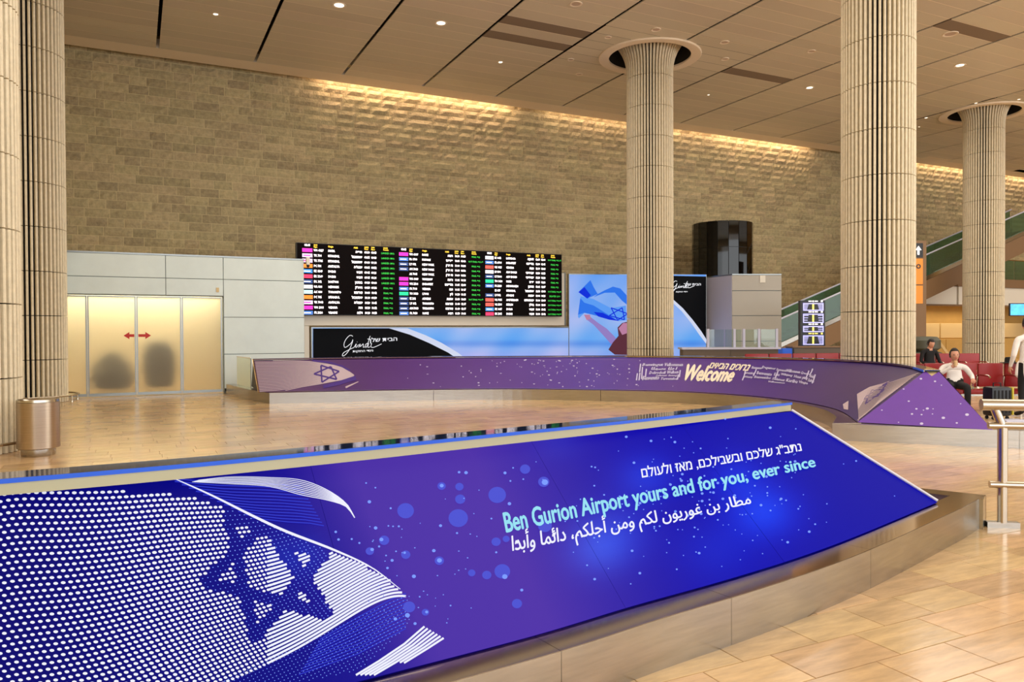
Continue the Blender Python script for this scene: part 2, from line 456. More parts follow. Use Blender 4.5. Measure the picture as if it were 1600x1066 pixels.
# ------------------------------------------------------------------ COLUMNS
R0 = .775; NR = 48
def rib_profile(a, r, hw=.0250, dep=.12):
    ca, sa = cos(a), sin(a); t = Vector((-sa, ca, 0)); n = Vector((ca, sa, 0))
    return [n*(r-dep)-t*hw, n*(r-.012)-t*hw, n*r-t*(hw-.012), n*r+t*(hw-.012), n*(r-.012)+t*hw, n*(r-dep)+t*hw]
tier = MB()
for i in range(NR):
    P = rib_profile(2*pi*i/NR, R0); k = len(tier.v)
    tier.v += [p+Vector((0,0,.006)) for p in P]+[p+Vector((0,0,.988)) for p in P]
    for j in range(6): tier.f.append((k+j, k+(j+1)%6, k+6+(j+1)%6, k+6+j))
    tier.f += [tuple(range(k, k+6))[::-1], tuple(range(k+6, k+12))]
tier_o = tier.build('rib_tier', 'rib'); tier_me = tier_o.data; bpy.data.objects.remove(tier_o)
flare = MB(); zs = [10.006,10.25,10.5,10.7,10.9,11.1,11.28,11.42]
for i in range(NR):
    a = 2*pi*i/NR; k = len(flare.v)
    for z in zs:
        t = max(0, (z-10.2)/1.2); flare.v += [p+Vector((0,0,z)) for p in rib_profile(a, R0+.52*t**2.3, .0250+.018*t)]
    for s_ in range(len(zs)-1):
        for j in range(6): flare.f.append((k+s_*6+j, k+s_*6+(j+1)%6, k+(s_+1)*6+(j+1)%6, k+(s_+1)*6+j))
    flare.f += [tuple(range(k, k+6))[::-1], tuple(range(k+(len(zs)-1)*6, k+len(zs)*6))]
fo = flare.build('flared_rib_crown', 'rib'); flare_me = fo.data; bpy.data.objects.remove(fo)
core_me = None
for ci, (cx, cy) in enumerate(COLS):
    col = thing('fluted_column', LABELS[ci], 'column', (cx, cy, 0), pi/NR)
    col['group'] = 'fluted columns of the hall'
    for t in range(10):
        o = bpy.data.objects.new('rib_tier', tier_me); o.location = (0,0,t); link(o, col)
    o = bpy.data.objects.new('flared_rib_crown', flare_me); link(o, col)
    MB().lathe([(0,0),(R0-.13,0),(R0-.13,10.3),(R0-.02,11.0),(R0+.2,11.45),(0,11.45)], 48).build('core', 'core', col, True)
    MB().lathe([(1.36,HC-.035),(1.42,HC-.05),(1.68,HC-.05),(1.7,HC-.03),(1.7,HC+.02),(1.36,HC+.02)], 64, closed_profile=True).build('ceiling_ring', M['margin'], col, True)
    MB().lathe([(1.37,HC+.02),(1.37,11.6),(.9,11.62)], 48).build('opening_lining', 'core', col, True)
    # low bumper rail round the foot
    rl = MB(); n = 40; rr = .99
    for q in range(n):
        a, b = 2*pi*q/n, 2*pi*(q+1)/n
        rl.tube([(rr*cos(a),rr*sin(a),.16),(rr*cos(b),rr*sin(b),.16)], .02, 8, False)
    rail = rl.build('bumper_rail', 'steel_pipe', col, True)
    for q in range(8):
        a = 2*pi*(q+.3)/8
        MB().tube([(rr*cos(a),rr*sin(a),0),(rr*cos(a),rr*sin(a),.15)], .016, 8).lathe([(0,.001),(.035,.001),(.03,.04),(0,.05)], 12, (rr*cos(a),rr*sin(a),0)).build('rail_foot', 'steel_pipe', rail, True)

# ------------------------------------------------------------------ BARRIERS
def spline(pts, n):
    pts = [Vector(p) for p in pts]
    d = [0]
    for a, b in zip(pts, pts[1:]): d.append(d[-1]+(b-a).length)
    P = [pts[0]*2-pts[1]]+pts+[pts[-1]*2-pts[-2]]; out = []
    for k in range(n+1):
        s = d[-1]*k/n; i = max(j for j in range(len(d)) if d[j] <= s+1e-9); i = min(i, len(pts)-2)
        t = (s-d[i])/(d[i+1]-d[i]); p0, p1, p2, p3 = P[i:i+4]
        out.append(.5*((2*p1)+(-p0+p2)*t+(2*p0-5*p1+4*p2-p3)*t*t+(-p0+3*p1-3*p2+p3)*t**3))
    return out
def smooth_line(L, it=3):
    for _ in range(it):
        L = [L[0]]+[(L[i-1]+L[i]*2+L[i+1])/4 for i in range(1, len(L)-1)]+[L[-1]]
    return L
def offset(line, d):
    """offset to the right-hand side of the walking direction by d"""
    out = []
    for i, p in enumerate(line):
        t = line[min(i+1, len(line)-1)]-line[max(i-1, 0)]; t.z = 0; t.normalize()
        out.append(p+Vector((t.y, -t.x, 0))*d)
    return out
class Surface:
    def __init__(s, A, B, nv=6):
        """ruled surface between polylines A (bottom) and B (top)"""
        s.n = len(A)-1; s.nv = nv; s.V = []; s.F = []
        for i in range(s.n+1):
            for j in range(nv+1): s.V.append(A[i].lerp(B[i], j/nv))
        for i in range(s.n):
            for j in range(nv):
                a = i*(nv+1)+j; s.F.append((a, a+nv+1, a+nv+2, a+1))
        s.bvh = BVHTree.FromPolygons(s.V, s.F)
    def map(s, px, py, off=.003):
        d = ray(px, py).normalized(); h = s.bvh.ray_cast(EYE, d)
        if h[0] is None: return None
        n = h[1] if h[1].dot(d) < 0 else -h[1]
        return h[0]+n*off
def colour_mesh(o, fn):
    me = o.data; a = me.color_attributes.new('Col', 'FLOAT_COLOR', 'POINT')
    for i, v in enumerate(me.vertices):
        a.data[i].color = (*s2l(fn(v.co)), 1)
def ramp(keys):
    xs = [k[0] for k in keys]
    def f(x): return tuple(np.interp(x, xs, [k[1][i] for k in keys]) for i in range(3))
    return f
def ribbon(path, wid, mapper, off):
    """path: list of (x,y); thin strip of width wid laid on the surface"""
    V = []; F = []
    for i, (x, y) in enumerate(path):
        a = path[max(i-1, 0)]; b = path[min(i+1, len(path)-1)]
        dx, dy = b[0]-a[0], b[1]-a[1]; l = math.hypot(dx, dy) or 1; wd = wid(i/(len(path)-1)) if callable(wid) else wid
        nx, ny = -dy/l*wd/2, dx/l*wd/2
        V.append(mapper(x+nx, y+ny, off)); V.append(mapper(x-nx, y-ny, off))
    for i in range(len(path)-1): F.append((2*i, 2*i+1, 2*i+3, 2*i+2))
    return V, F
def smo(P, n=24): return [(q.x, q.y) for q in spline([Vector((a, b, 0)) for a, b in P], n)]
def dots(items, mapper, off, n=8):
    V = []; F = []
    for x, y, a, b in items:
        pts = [mapper(x+a*cos(2*pi*k/n), y+b*sin(2*pi*k/n), off) for k in range(n)]
        if any(p is None for p in pts): continue
        k = len(V); V += pts; F.append(tuple(range(k, k+n)))
    return V, F
def poly(pts, mapper, off):
    V = [mapper(x, y, off) for x, y in pts]
    return V, [tuple(range(len(V)))]
def decal(name, geo, material, parent, kind=None, label=None):
    V, F = clean_add(*geo)
    if not F: return None
    o = mesh_obj(name, V, F, material, parent)
    if kind: o['kind'] = kind
    if label: o['label'] = label
    return o
def inseg(px, py, a, b, w):
    ax, ay = a; bx, by = b; dx, dy = bx-ax, by-ay; t = max(0, min(1, ((px-ax)*dx+(py-ay)*dy)/(dx*dx+dy*dy)))
    return math.hypot(px-ax-t*dx, py-ay-t*dy) < w

def strip_solid(name, A, B, z0, z1, material, parent):
    """solid band between polylines A and B (plan), from z0 to z1"""
    V = []; F = []; n = len(A)
    for a, b in zip(A, B):
        V += [(a.x,a.y,z0),(b.x,b.y,z0),(b.x,b.y,z1),(a.x,a.y,z1)]
    for i in range(n-1):
        k = i*4
        for j in range(4): F.append((k+j, k+(j+1)%4, k+4+(j+1)%4, k+4+j))
    F += [(3,2,1,0), tuple((n-1)*4+j for j in range(4))]
    return MB().add(V, F).build(name, material, parent)

# ---- front barrier
HL = .97
fr_top = [PH(x, y, HL) for x, y in ((0,751),(267,729),(534,704),(760,681),(1000,656.5),(1237,630))]
d0 = (fr_top[0]-fr_top[1]).normalized(); d0 = Matrix.Rotation(radians(3),3,'Z') @ d0 if False else d0
fr_top = [fr_top[0]+d0*2.2, fr_top[0]+d0*1.0]+fr_top
fr_top = smooth_line(spline(fr_top, 60), 4)
fr_bot = [PH(x, y, .25) for x, y in ((588,1058),(700,1029),(860,987),(977,950),(1140,905),(1300,853),(1465,785))]
d1 = (fr_bot[0]-fr_bot[1]).normalized()
fr_bot = [fr_bot[0]+d1*2.6+Vector((-.02,.0,0)), fr_bot[0]+d1*1.2]+fr_bot
fr_bot = smooth_line(spline(fr_bot, 60), 4)
pt_top = [PH(x, y, .905) for x, y in ((0,770),(400,733),(760,693),(1000,668.5),(1237,643))]
dd = (pt_top[0]-pt_top[1]).normalized(); pt_top = smooth_line(spline([pt_top[0]+dd*2.2]+pt_top, 60), 4)
front = thing('lit_barrier', 'near curved barrier with glowing blue sloping panel reading Ben Gurion Airport yours and for you', 'barrier', (fr_top[30].x, fr_top[30].y+1, 0))
IM = Matrix.Translation(-front.location)
def rebase(o, root):
    """geometry was written in world coordinates: bring it under its thing"""
    iv = at_world(root); o.data.transform(iv); return o
def fix(root):
    iv = at_world(root)
    done = set()
    def rec(o):
        for ch in o.children:
            if ch.type == 'MESH' and ch.data.name not in done: ch.data.transform(iv); done.add(ch.data.name)
            rec(ch)
    rec(root)
def resamp(L, i0, i1, n):
    out = []
    for k in range(n+1):
        s_ = i0+(i1-i0)*k/n; i = min(int(s_), len(L)-2); out.append(L[i].lerp(L[i+1], s_-i))
    return out
def nearest_i(L, px, side=None):
    best = None
    for i in range((len(L)-1)*20+1):
        s_ = i/20; j = min(int(s_), len(L)-2); p = L[j].lerp(L[j+1], s_-j)
        if (p-EYE).dot(FW) < .2: continue
        e_ = abs(PXL(p)[0]-px)
        if best is None or e_ < best[0]: best = (e_, s_)
    return best[1]
ca = [0]+[nearest_i(pt_top, q_) for q_ in (484,828,1063)]+[60]
cb = [0]+[nearest_i(fr_bot, q_) for q_ in (578,977,1225)]+[60]
Ltop = []; Lbot = []
for q_ in range(4):
    Ltop.append(resamp(pt_top, ca[q_], ca[q_+1], 24)); Lbot.append(resamp(fr_bot, cb[q_], cb[q_+1], 24))
pt_all = sum([l[:-1] for l in Ltop], [])+[Ltop[-1][-1]]; fb_all = sum([l[:-1] for l in Lbot], [])+[Lbot[-1][-1]]
S = Surface(fb_all, pt_all, 24)
frc = ramp([(-500,(6,6,105)),(0,(6,5,112)),(300,(8,8,132)),(440,(26,18,148)),(560,(80,52,172)),(760,(84,54,174)),(900,(52,36,172)),(1010,(26,18,176)),(1120,(6,6,178)),(1500,(0,2,165))])
def fcol(v):
    X, Y, d = PXL(v) if (v-EYE).dot(FW) > .2 else (-500,0,1)
    x = X-(Y-760)*.45
    c = np.array(frc(x))
    for gx, gy, gr, ga in ((1195,800,55,1.),(1150,745,45,.6),(1010,745,45,.6),(935,862,50,.6),(960,830,60,.5),(1120,860,60,.35),(460,870,40,.5),(870,690,40,.2)):
        c = c+np.array((14,56,70))*ga*math.exp(-((X-gx)**2+((Y-gy)*1.3)**2)/gr**2)
    return tuple(np.clip(c, 0, 255))
# separate fabric panels with thin joints between them
for q in range(4):
    A = list(Lbot[q]); B = list(Ltop[q])
    if q > 0: A[0] = A[0].lerp(A[1], .03); B[0] = B[0].lerp(B[1], .03)
    s_ = Surface(A, B, 24)
    o = mesh_obj('graphic_panel', s_.V, s_.F, 'front_art', front, True); colour_mesh(o, fcol)
back = Surface([p+Vector((0,0,-.0))+(Vector((0,0,-1))*.012) for p in fb_all], [p-Vector((0,0,.012)) for p in pt_all], 2)
mesh_obj('panel_backing', back.V, back.F, 'navy_ink', front)
mp = S.map
# flag of halftone dots
xs_ = [0,100,200,300,350,410,480,540,600,632]
Tt = lambda x: np.interp(x, xs_, [773,769,769,775,789,817,845,868,903,927])
st = [(357,803),(416,817),(504,868),(508,959),(397,998),(321,910)]
tri = [(st[0],st[2]),(st[2],st[4]),(st[4],st[0]),(st[1],st[3]),(st[3],st[5]),(st[5],st[1])]
def star(x, y): return any(inseg(x, y, a, b, 8.5) for a, b in tri)
_ps = np.polyfit([0,120,250,400,500,632], [9.9,9.2,8.1,6.5,5.7,5.3], 4); spf = lambda x: float(np.polyval(_ps, x))
_pt = np.polyfit([0,100,200,300,350,410,480,540,600,632], [773,769,768,777,791,816,845,868,900,927], 6); Tt = lambda x: float(np.polyval(_pt, x))
of = lambda x: (225-0)*max(0., (x-150)/482)**2.35
big = []; small = []; rib_l = []; fine = []
for k in range(0, 44):
    x = (k % 2)*6.4-6; 
    while x < 636:
        yy = Tt(x)+k*spf(x)-of(x)+2; stp = 12.8-6.6*(max(x,0.)/430)**1.15 if x < 430 else 6.2
        inside = yy > Tt(x)+1 and yy < 1085
        if inside:
            hs = spf(x)
            if star(x, yy): small.append((x, yy, 1.1, .9))
            elif x < 430: big.append((x, yy, min(3.9, stp*.40), min(2.4, hs*.31)))
        x += stp
    # the long thin lines on the right half of the flag
    seg = []
    x = 418.
    while x < 640:
        yy = Tt(x)+k*spf(x)-of(x)+2
        ok = yy > Tt(x)+.5 and yy < 1085 and not star(x, yy)
        if ok: seg.append((x, yy))
        if (not ok or x+6 >= 640) and seg:
            if len(seg) > 1: rib_l.append(seg)
            seg = []
        x += 6
for yy in np.arange(1068, 1300, 10.):
    pass
G = [dots(big, mp, .003, 8)]
for sgm in rib_l: G.append(ribbon(sgm, 3.3, mp, .003))
# bright crest of the flag
G.append(ribbon(smo([(270,748),(330,775),(400,810),(450,833),(520,860),(580,888),(625,922)]), lambda t: 1.2+3.0*sin(pi*min(1,t*1.05)), mp, .0045))
decal('printed_flag', merge(G), 'white_print', front, 'stuff')
# stripe below the white field, with fine dots, and a second white field
Bt = lambda x: np.interp(x, [300,350,400,450,500,560,632], [1082,1060,1036,1013,990,960,927])
for k in range(1, 16):
    x = 300.+(k % 2)*3
    while x < 640:
        yy = Bt(x)+k*6.0
        if yy < np.interp(x, [300,560,600,640], [1100,1050,1015,975]): small.append((x, yy, .9, .8))
        x += 6
decal('fine_dot_print', dots(small, mp, .003, 5), 'blue_ink', front, 'stuff')
G = []
for k in range(7):
    G.append(ribbon([(556+k*7,1056),(592+k*6.5,1034+k*.5),(632+k*6,1007+k*1.2),(663+k*5,980+k*3)], 3.2, mp, .003))
for k in range(9):   # crescent at the top of the flag
    a = k/8
    G.append(ribbon(smo([(300+10*a,754-3*a),(360,752-6*a+5*(1-a)),(420,757-14*a+4),(470,766-15*a+8*(1-a)),(510,778-12*a+4*(1-a)),(540,792-5*a),(554,810)]), lambda t: .55+1.0*t, mp, .003))
decal('printed_stripe', merge(G), 'white_print', front, 'stuff')
G = []
for k in range(13):
    y0 = 752+k*5.2
    G.append(ribbon([(262+k*11,y0-4),(330+k*10,y0+2),(400+k*7,y0+4),(470+k*3,y0+8)], 1.6, mp, .0026))
G.append(ribbon([(272,749),(330,775),(365,792)], 3.5, mp, .0035))
for k in range(12):
    G.append(ribbon([(500-k*3,1000+k*5),(560,965+k*5.2),(610,938+k*5.2),(634,928+k*5)], 1.6, mp, .0026))
decal('line_print', merge(G), 'blue_ink_dim', front, 'stuff')
# soft round lights
def z2(x, y): return (400+x/2.761, 680+y/2.761)
bok = [(645,328,36),(872,360,42),(1040,260,38),(1062,590,34),(995,606,20),(930,597,16),(800,222,18),(877,225,18),(1125,730,22),(1035,463,20),(790,545,20),(552,457,22),(660,745,26),(730,768,16),(1160,150,22),(880,280,22),(1240,205,24),(645,520,20),(490,505,18),(1078,452,15),(1245,395,30)]
decal('bokeh_print', merge([dots([(*z2(x, y), r_/2.761, r_/2.761*.92)], mp, .002+.0002*i, 20) for i, (x, y, r_) in enumerate(bok)]), 'blue_ink_soft', front, 'stuff')
bright = [(790,545,11),(540,455,9),(1072,615,12),(1245,207,14),(652,782,11),(488,292,8),(515,405,8),(800,222,9),(680,614,9),(795,395,7),(1092,300,8),(735,768,7),(600,798,8),(500,498,8),(640,512,6),(566,578,6),(586,545,7),(766,503,8),(905,166,8),(875,164,6),(1073,167,7),(838,740,4),(560,524,4),(603,506,4),(705,702,4),(685,818,7),(1145,673,7),(530,485,5),(445,470,5),(412,453,5),(355,455,6),(343,422,6),(615,398,5),(590,398,4),(570,396,4),(1108,145,4),(1152,194,4),(1035,510,5),(866,427,5),(580,320,5),(514,231,4),(474,211,4)]
it = [(*z2(x, y), r_/2.761, r_/2.761*.9) for x, y, r_ in bright]
rs = random.Random(3)
for _ in range(230):
    x = rs.gauss(1090, 120); y = rs.gauss(780, 62)-(x-1090)*.10; r_ = rs.choice([.8,.9,1.1,1.4,2.0])
    if 690 < x < 1400: it.append((x, y, r_*1.15, r_))
for _ in range(40): it.append((rs.uniform(560,760), rs.uniform(760,980), rs.choice([.7,1.,1.3]), .9))
decal('spark_print', dots(it, mp, .006, 8), 'blue_ink', front, 'stuff')
g = []
HB = 'נתב"ג שלכם ובשבילכם, מאז ולעולם'
t = warp_text(heb(HB), ((1003,751),(1253,708),(1249,691),(1000,731)), lambda x, y: mp(x, y, .008), .018, 3)
t2 = warp_text(arab('مطار بن غوريون لكم ومن أجلكم، دائما وأبدا'), ((800,876),(1176,797),(1168,768),(798,832)), lambda x, y: mp(x, y, .008), .02, 3)
k1 = warp_text('"', ((804,853),(811,851),(810,845),(803,847)), lambda x, y: mp(x, y, .008), .05, 2, .5)
k2 = warp_text('"', ((862,841),(869,839),(868,833),(861,835)), lambda x, y: mp(x, y, .008), .05, 2, .5)
decal('hebrew_lettering', t, 'white_print', front); decal('arabic_lettering', merge([t2, k1, k2]), 'white_print', front)
t = warp_text('Ben Gurion Airport yours and for you, ever since', ((792,845),(1276,736),(1270,714),(784,803)), lambda x, y: mp(x, y, .009), .03, 3)
decal('cyan_lettering', t, 'cyan_print', front)
# ledge: mirror top, blue edge, pale fascia below
out_top = offset(fr_top, -.19)
strip_solid('ledge_top', [p for p in fr_top], out_top, HL-.012, HL+.006, 'ledge_top', front)
strip_solid('blue_ledge_edge', offset(fr_top, .006), offset(fr_top, -.004), HL-.014, HL+.006, 'blue_edge', front)
strip_solid('ledge_fascia', offset(fr_top, -.006), offset(fr_top, -.03), HL-.066, HL-.014, 'fascia', front)
# back slope and end of the ridge
axis_end = (fr_top[-1]-fr_top[-3]).normalized()
ob = offset(fr_top, -1.12); ob = [Vector((p.x, p.y, .25)) for p in ob]; ob[-1] += axis_end*.5
ob2 = [Vector((p.x, p.y, .9)) for p in offset(fr_top, -.2)]
s_ = Surface(ob2, ob, 2); mesh_obj('back_panel', s_.V, s_.F, 'far_end', front)
MB().add([fr_bot[-1], pt_top[-1], ob2[-1], ob[-1]], [(0,1,2,3)]).build('end_panel', 'far_end', front)
e = fr_bot[-1]; f_ = pt_top[-1]; MB().tube([e+Vector((0,0,.012)), f_+Vector((0,0,.012))], .011, 6).build('white_edge_trim', 'edge_white', front)
# steel curb
curb_o = offset(fr_bot, .185); curb_i = offset(fr_bot, -.03)
endp = PH(1541, 774, .24)
curb_o = curb_o[:-1]+[curb_o[-1]]; ext = (endp-curb_o[-1]).length
tdir = (fr_bot[-1]-fr_bot[-3]); tdir.z = 0; tdir.normalize()
curb_o.append(Vector((endp.x, endp.y, .24))); curb_i.append(curb_i[-1]+tdir*.42)
cuts = [0, 14, 27, 36, 47, 61]
for a, b in zip(cuts, cuts[1:]):
    A = [p.copy() for p in curb_o[a:b+1]]; B = [p.copy() for p in curb_i[a:b+1]]
    if a: A[0] = A[0].lerp(A[1], .02); B[0] = B[0].lerp(B[1], .02)
    seg = strip_solid('curb_segment', A, B, .0, .24, 'steel', front)
    tp = strip_solid('polished_curb_top', offset(A, -.004), B, .2405, .2425, 'steel_top', seg)
e0 = curb_o[-1]; e1 = PH(1438, 763, .24); ed = (e1-e0); ed.z = 0; ed.normalize()
far_e = e0+ed*2.5; wv = Vector((ed.y, -ed.x, 0)); wv = wv if wv.dot(tdir) < 0 else -wv
seg = strip_solid('curb_segment', [e0+ed*.003, far_e], [e0+ed*.003+wv*.2, far_e+wv*.2], 0, .2395, 'steel', front)
strip_solid('polished_curb_top', [e0+ed*.003-wv*-.004, far_e-wv*-.004], [e0+wv*.196, far_e+wv*.196], .2395, .2415, 'steel_top', seg)
mesh_obj('curb_infill', [Vector((p.x,p.y,.2)) for p in (fr_bot[-1]-tdir*.2, e0+wv*.1, far_e+wv*.1, ob[-1])], [(0,1,2,3)], 'steel_top', front)
obk = offset([Vector((p.x,p.y,0)) for p in ob], -.2)
strip_solid('curb_segment', obk, offset(obk, .22), 0, .24, 'steel', front)
fix(front)

# ---- far barrier
ft = [PH(x, y, HL) for x, y in ((396,561),(548,558.6),(700,557.3),(830,556.5),(960,556),(1075,557),(1180,558.7),(1310,561.8),(1395,567.9),(1430,573.5),(1446,578.5))]
ft = smooth_line(spline(ft, 70), 6)
fb = [PH(x, y, .25) for x, y in ((405,613),(498,611),(579,609.4),(700,607.6),(830,607),(960,609),(1070,611.5),(1160,617),(1235,624.7),(1291,635),(1315.6,642.5),(1340,660))]
fb = smooth_line(spline(fb, 70), 6)
far = thing('purple_barrier', 'far curved barrier printed purple with a flag and the word Welcome', 'barrier', (ft[35].x, ft[35].y, 0))
ftp = [Vector((p.x, p.y, .93)) for p in offset(ft, .0)]
SF = Surface(fb, ftp, 8); mf = SF.map
fc = ramp([(380,(112,88,104)),(430,(104,74,112)),(520,(84,52,108)),(620,(84,46,122)),(800,(86,52,138)),(930,(88,66,158)),(1060,(90,58,138)),(1200,(70,42,128)),(1330,(54,32,108)),(1420,(58,38,110))])
o = mesh_obj('graphic_panel', SF.V, SF.F, 'far_art', far, True); colour_mesh(o, lambda v: fc(PXL(v)[0]))
# flag at the left: fine lines, star, stripe
G = []
Tf = lambda x: np.interp(x, [396,440,480,520,545,556], [562.5,563,564,570,578,590])
Bf = lambda x: np.interp(x, [396,440,470,500,530,556], [616,613,606,601,595,590])
for k in range(22):
    a = (k+.5)/22
    # flag threads converge towards the tip of the cloth
    G.append(ribbon([(x, Tf(x)*(1-a)+Bf(x)*a) for x in np.linspace(398+8*a, 553, 12)], lambda t: 1.0+.5*t, mf, .006))
decal('printed_flag', merge(G), 'mauve_ink', far, 'stuff')
stf = [(505,571),(530,580),(527,593),(503,598),(491,585),(517,573)]
def star_at(cx, cy, rx, ry, rot, shear=0.):
    P = [(cx+rx*cos(rot+i*pi/3)+shear*sin(rot+i*pi/3), cy+ry*sin(rot+i*pi/3)) for i in range(6)]
    return P
def star_geo(P, w, mapper, off):
    G = []
    for q in ((0,2,4),(1,3,5)):
        for i in range(3):
            a, b = P[q[i]], P[q[(i+1)%3]]
            G.append(ribbon([a, ((a[0]+b[0])/2,(a[1]+b[1])/2), b], w, mapper, off))
    return merge(G)
decal('printed_star', star_geo([(490.5,585),(501.5,571.5),(517,573.5),(530,581),(526,593.5),(503,598)], 2.4, mf, .009), 'violet_ink', far)
decal('printed_stripe', merge([ribbon([(478,611),(505,605),(530,599),(556,591)], lambda t: 4+3*t, mf, .008), ribbon([(488,564),(515,567),(535,573),(547,580)], 3., mf, .008)]), 'violet_ink', far)
decal('printed_fold', ribbon([(520,612),(540,606),(560,597)], lambda t: 4*(1-t)+1, mf, .008), 'mauve_ink', far)
# flag at the right end, wrapped round the bend
def z7(x, y): return (1160+x/5.333, 560+y/5.333)
G = []
tipx, tipy = z7(960, 300)
for k in range(26):
    a = k/25
    s0 = z7(960+a*10, 300+a*225); e0_ = z7(1490-a*530, 110+a*400)
    mx = (s0[0]+e0_[0])/2+6*(1-a)*0; my = (s0[1]+e0_[1])/2+9*sin(pi*a)*0-3*(1-a)
    G.append(ribbon([s0, (s0[0]*.5+e0_[0]*.5+3*sin(pi*a), s0[1]*.5+e0_[1]*.5+5*sin(pi*a)-2*(1-a)), e0_], 1.0, mf, .006))
G.append(poly([z7(955,300), z7(1060,240), z7(1180,210), z7(1130,260), z7(1000,370), z7(965,430)], mf, .0045))
G.append(poly([z7(838,385), z7(885,355), z7(882,432), z7(845,425)], mf, .0045))
G.append(poly([z7(1200,150), z7(1330,90), z7(1435,85), z7(1300,120)], mf, .0045))
decal('printed_flag', merge(G), 'mauve_ink', far, 'stuff')
decal('printed_star', star_geo([z7(1000,345), z7(1080,270), z7(1210,205), z7(1185,265), z7(1130,320), z7(1025,385)], 1.8, mf, .009), 'violet_ink', far)
# welcome words
g_cream = [warp_text('Welcome', ((1068,596),(1144,598),(1152,575),(1074,569)), lambda x, y: mf(x, y, .009), .055, 2, .3),
           warp_text(heb('ברוכים הבאים'), ((1107,576),(1169,580.5),(1174,570.5),(1110,567)), lambda x, y: mf(x, y, .009), .05, 2, .25)]
decal('welcome_lettering', merge(g_cream), 'cream_ink', far)
LW = [('Benvingut', 1003,574,1036,574,568.5), ('Velkommen', 1038,573,1067,573,568), (arab('اهلا وسهلا'), 1017,580,1058,580,574.5), ('Dobrodosli', 1014,585.5,1040,585,581), ('Welkom', 1042,585,1060,584.5,580),
      ('Selamat datang', 1024,589.5,1058,589.5,586), ('Benvenuto', 1003,595,1030,594,588.5), ('Tervetuloa', 1032,594.5,1058,594.5,590.5)]
RW = [('Bienvenue', 1174,577,1190,578,573), ('Degemer', 1190,577.5,1212,580,572.5), ('Bonvenon', 1213,580,1228,582,576), ('Willkommen', 1228,582,1250,584.5,577.5), ('Croeso', 1251,585,1264,587,581),
      ('Tervetuloa', 1162,585,1178,586,581), ('Benvenuto', 1182,585.5,1206,588.5,580.5), ('Kalos', 1209,588,1218,589,583), ('Wilujeng', 1220,588,1238,590.5,583.5), ('Huan ying', 1240,592,1262,595.5,586.5),
      ('Witamy', 1162,592,1176,592.5,588), ('Bienvenidos', 1178,591.5,1204,593.5,587.5), ('Selamat', 1206,594,1226,597,590), ('Karibu', 1228,597,1246,600,592), ('Vitejte', 1248,600.5,1262,603,595.5),
      ('Valkommen', 1200,598,1226,600.5,595.5), ('Aloha', 1264,590,1273,593,585), ('Salve', 1262,597,1272,599,592)]
G = []
for b_, x0, y0, x1, y1, yt in LW+RW:
    h = (y0-yt)*1.08; G.append(warp_text(b_, ((x0,y0),(x1,y1),(x1+1,y1-h),(x0+1,y0-h)), lambda x, y: mf(x, y, .009), .05, 1, .2))
for x, y0, y1 in ((1001,569,582),(1004,574,593),(996,584,595),(1000,583,595),(1010,577,590),(1063,579,590),(1060,586,594)):
    G.append(ribbon([(x,y0),(x-.8,(y0+y1)/2),(x-1.5,y1)], 2.0, mf, .009))
for x, y0, y1 in ((1163,580,595),(1180,577,588),(1214,580,592),(1262,580,592),(1268,577,587),(1272,586,600)):
    G.append(ribbon([(x+2,y0),(x,(y0+y1)/2),(x-3,y1)], 1.8, mf, .009))
decal('greeting_lettering', merge(G), 'lilac_ink', far)
it = []
for _ in range(120):
    x = rs.gauss(860, 110); y = rs.uniform(562, 605); 
    if 600 < x < 1150 and not (990 < x < 1160 and 566 < y < 597): it.append((x, y, rs.choice([.6,.8,1.2,1.8]), rs.choice([.5,.7,.9])))
decal('spark_print', dots(it, mf, .007, 6), 'lilac_ink', far, 'stuff')
# ledge
ot = offset(ft, -.2)
strip_solid('ledge_top', offset(ft, .02), ot, HL-.01, HL+.004, 'ledge_top', far)
strip_solid('ledge_edge', offset(ft, .024), offset(ft, .012), HL-.026, HL-.002, 'steel_top', far)
n0 = 66; strip_solid('blue_ledge_edge', offset(ft, .035)[n0:], offset(ft, .025)[n0:], HL-.03, HL+.0, 'blue_edge', far)
# end panel with notch, right
bR = PH(1551, 672, .25); bL = fb[-1].copy(); aL = PH(1444.5, 580.5, .93); aR = PH(1467, 581.5, .93); nt = PH(1455.5, 588, .9)
aL = ftp[-1]+(aL-ftp[-1])*.0+Vector((0,0,0))
dirb = (bR-bL).normalized(); inward = Vector((-dirb.y, dirb.x, 0)); 
if inward.dot(FW) < 0: inward = -inward
mid = (bL+bR)/2
def onplane(px, py):   # sloping end plane through bL, bR, leaning back to the ridge end
    top = ftp[-1]; n = (bR-bL).cross(top-bL).normalized(); d = ray(px, py); return EYE+d*((bL-EYE).dot(n)/d.dot(n))
e_ = [bL, bR, onplane(1467,581), onplane(1455.5,588), onplane(1446,580)]
bk = [p+inward*.03 for p in e_]
MB().add(e_+bk, [(0,1,2,3,4),(9,8,7,6,5)]+[(i,(i+1)%5,5+(i+1)%5,5+i) for i in range(5)]).build('end_panel', 'far_end', far)
mesh_obj('ridge_lining', [p+inward*.05 for p in (onplane(1444,577), onplane(1469,578.5), onplane(1468,590), onplane(1440,590))], [(0,1,2,3)], 'cream_box', far)
sp = []
def oe(x, y, off=.004): return onplane(x, y)-inward*off
for x, y, r_ in ((1439,592,1.8),(1461,596,1.6),(1432,639,1.6),(1449,638.5,2.2),(1440,648,1.4),(1440,662,2.4),(1474,653,2.4),(1511,648,2.6),(1495,661,1.6),(1458,639,1),(1443,641,1),(1471,602,1),(1501,631,1),(1412,608,1.3),(1420,627,1.5),(1425,647,1.7),(1404,660,1),(1378,641,1.2),(1457,647,1)):
    sp.append((x, y, r_*1.2, r_*.8))
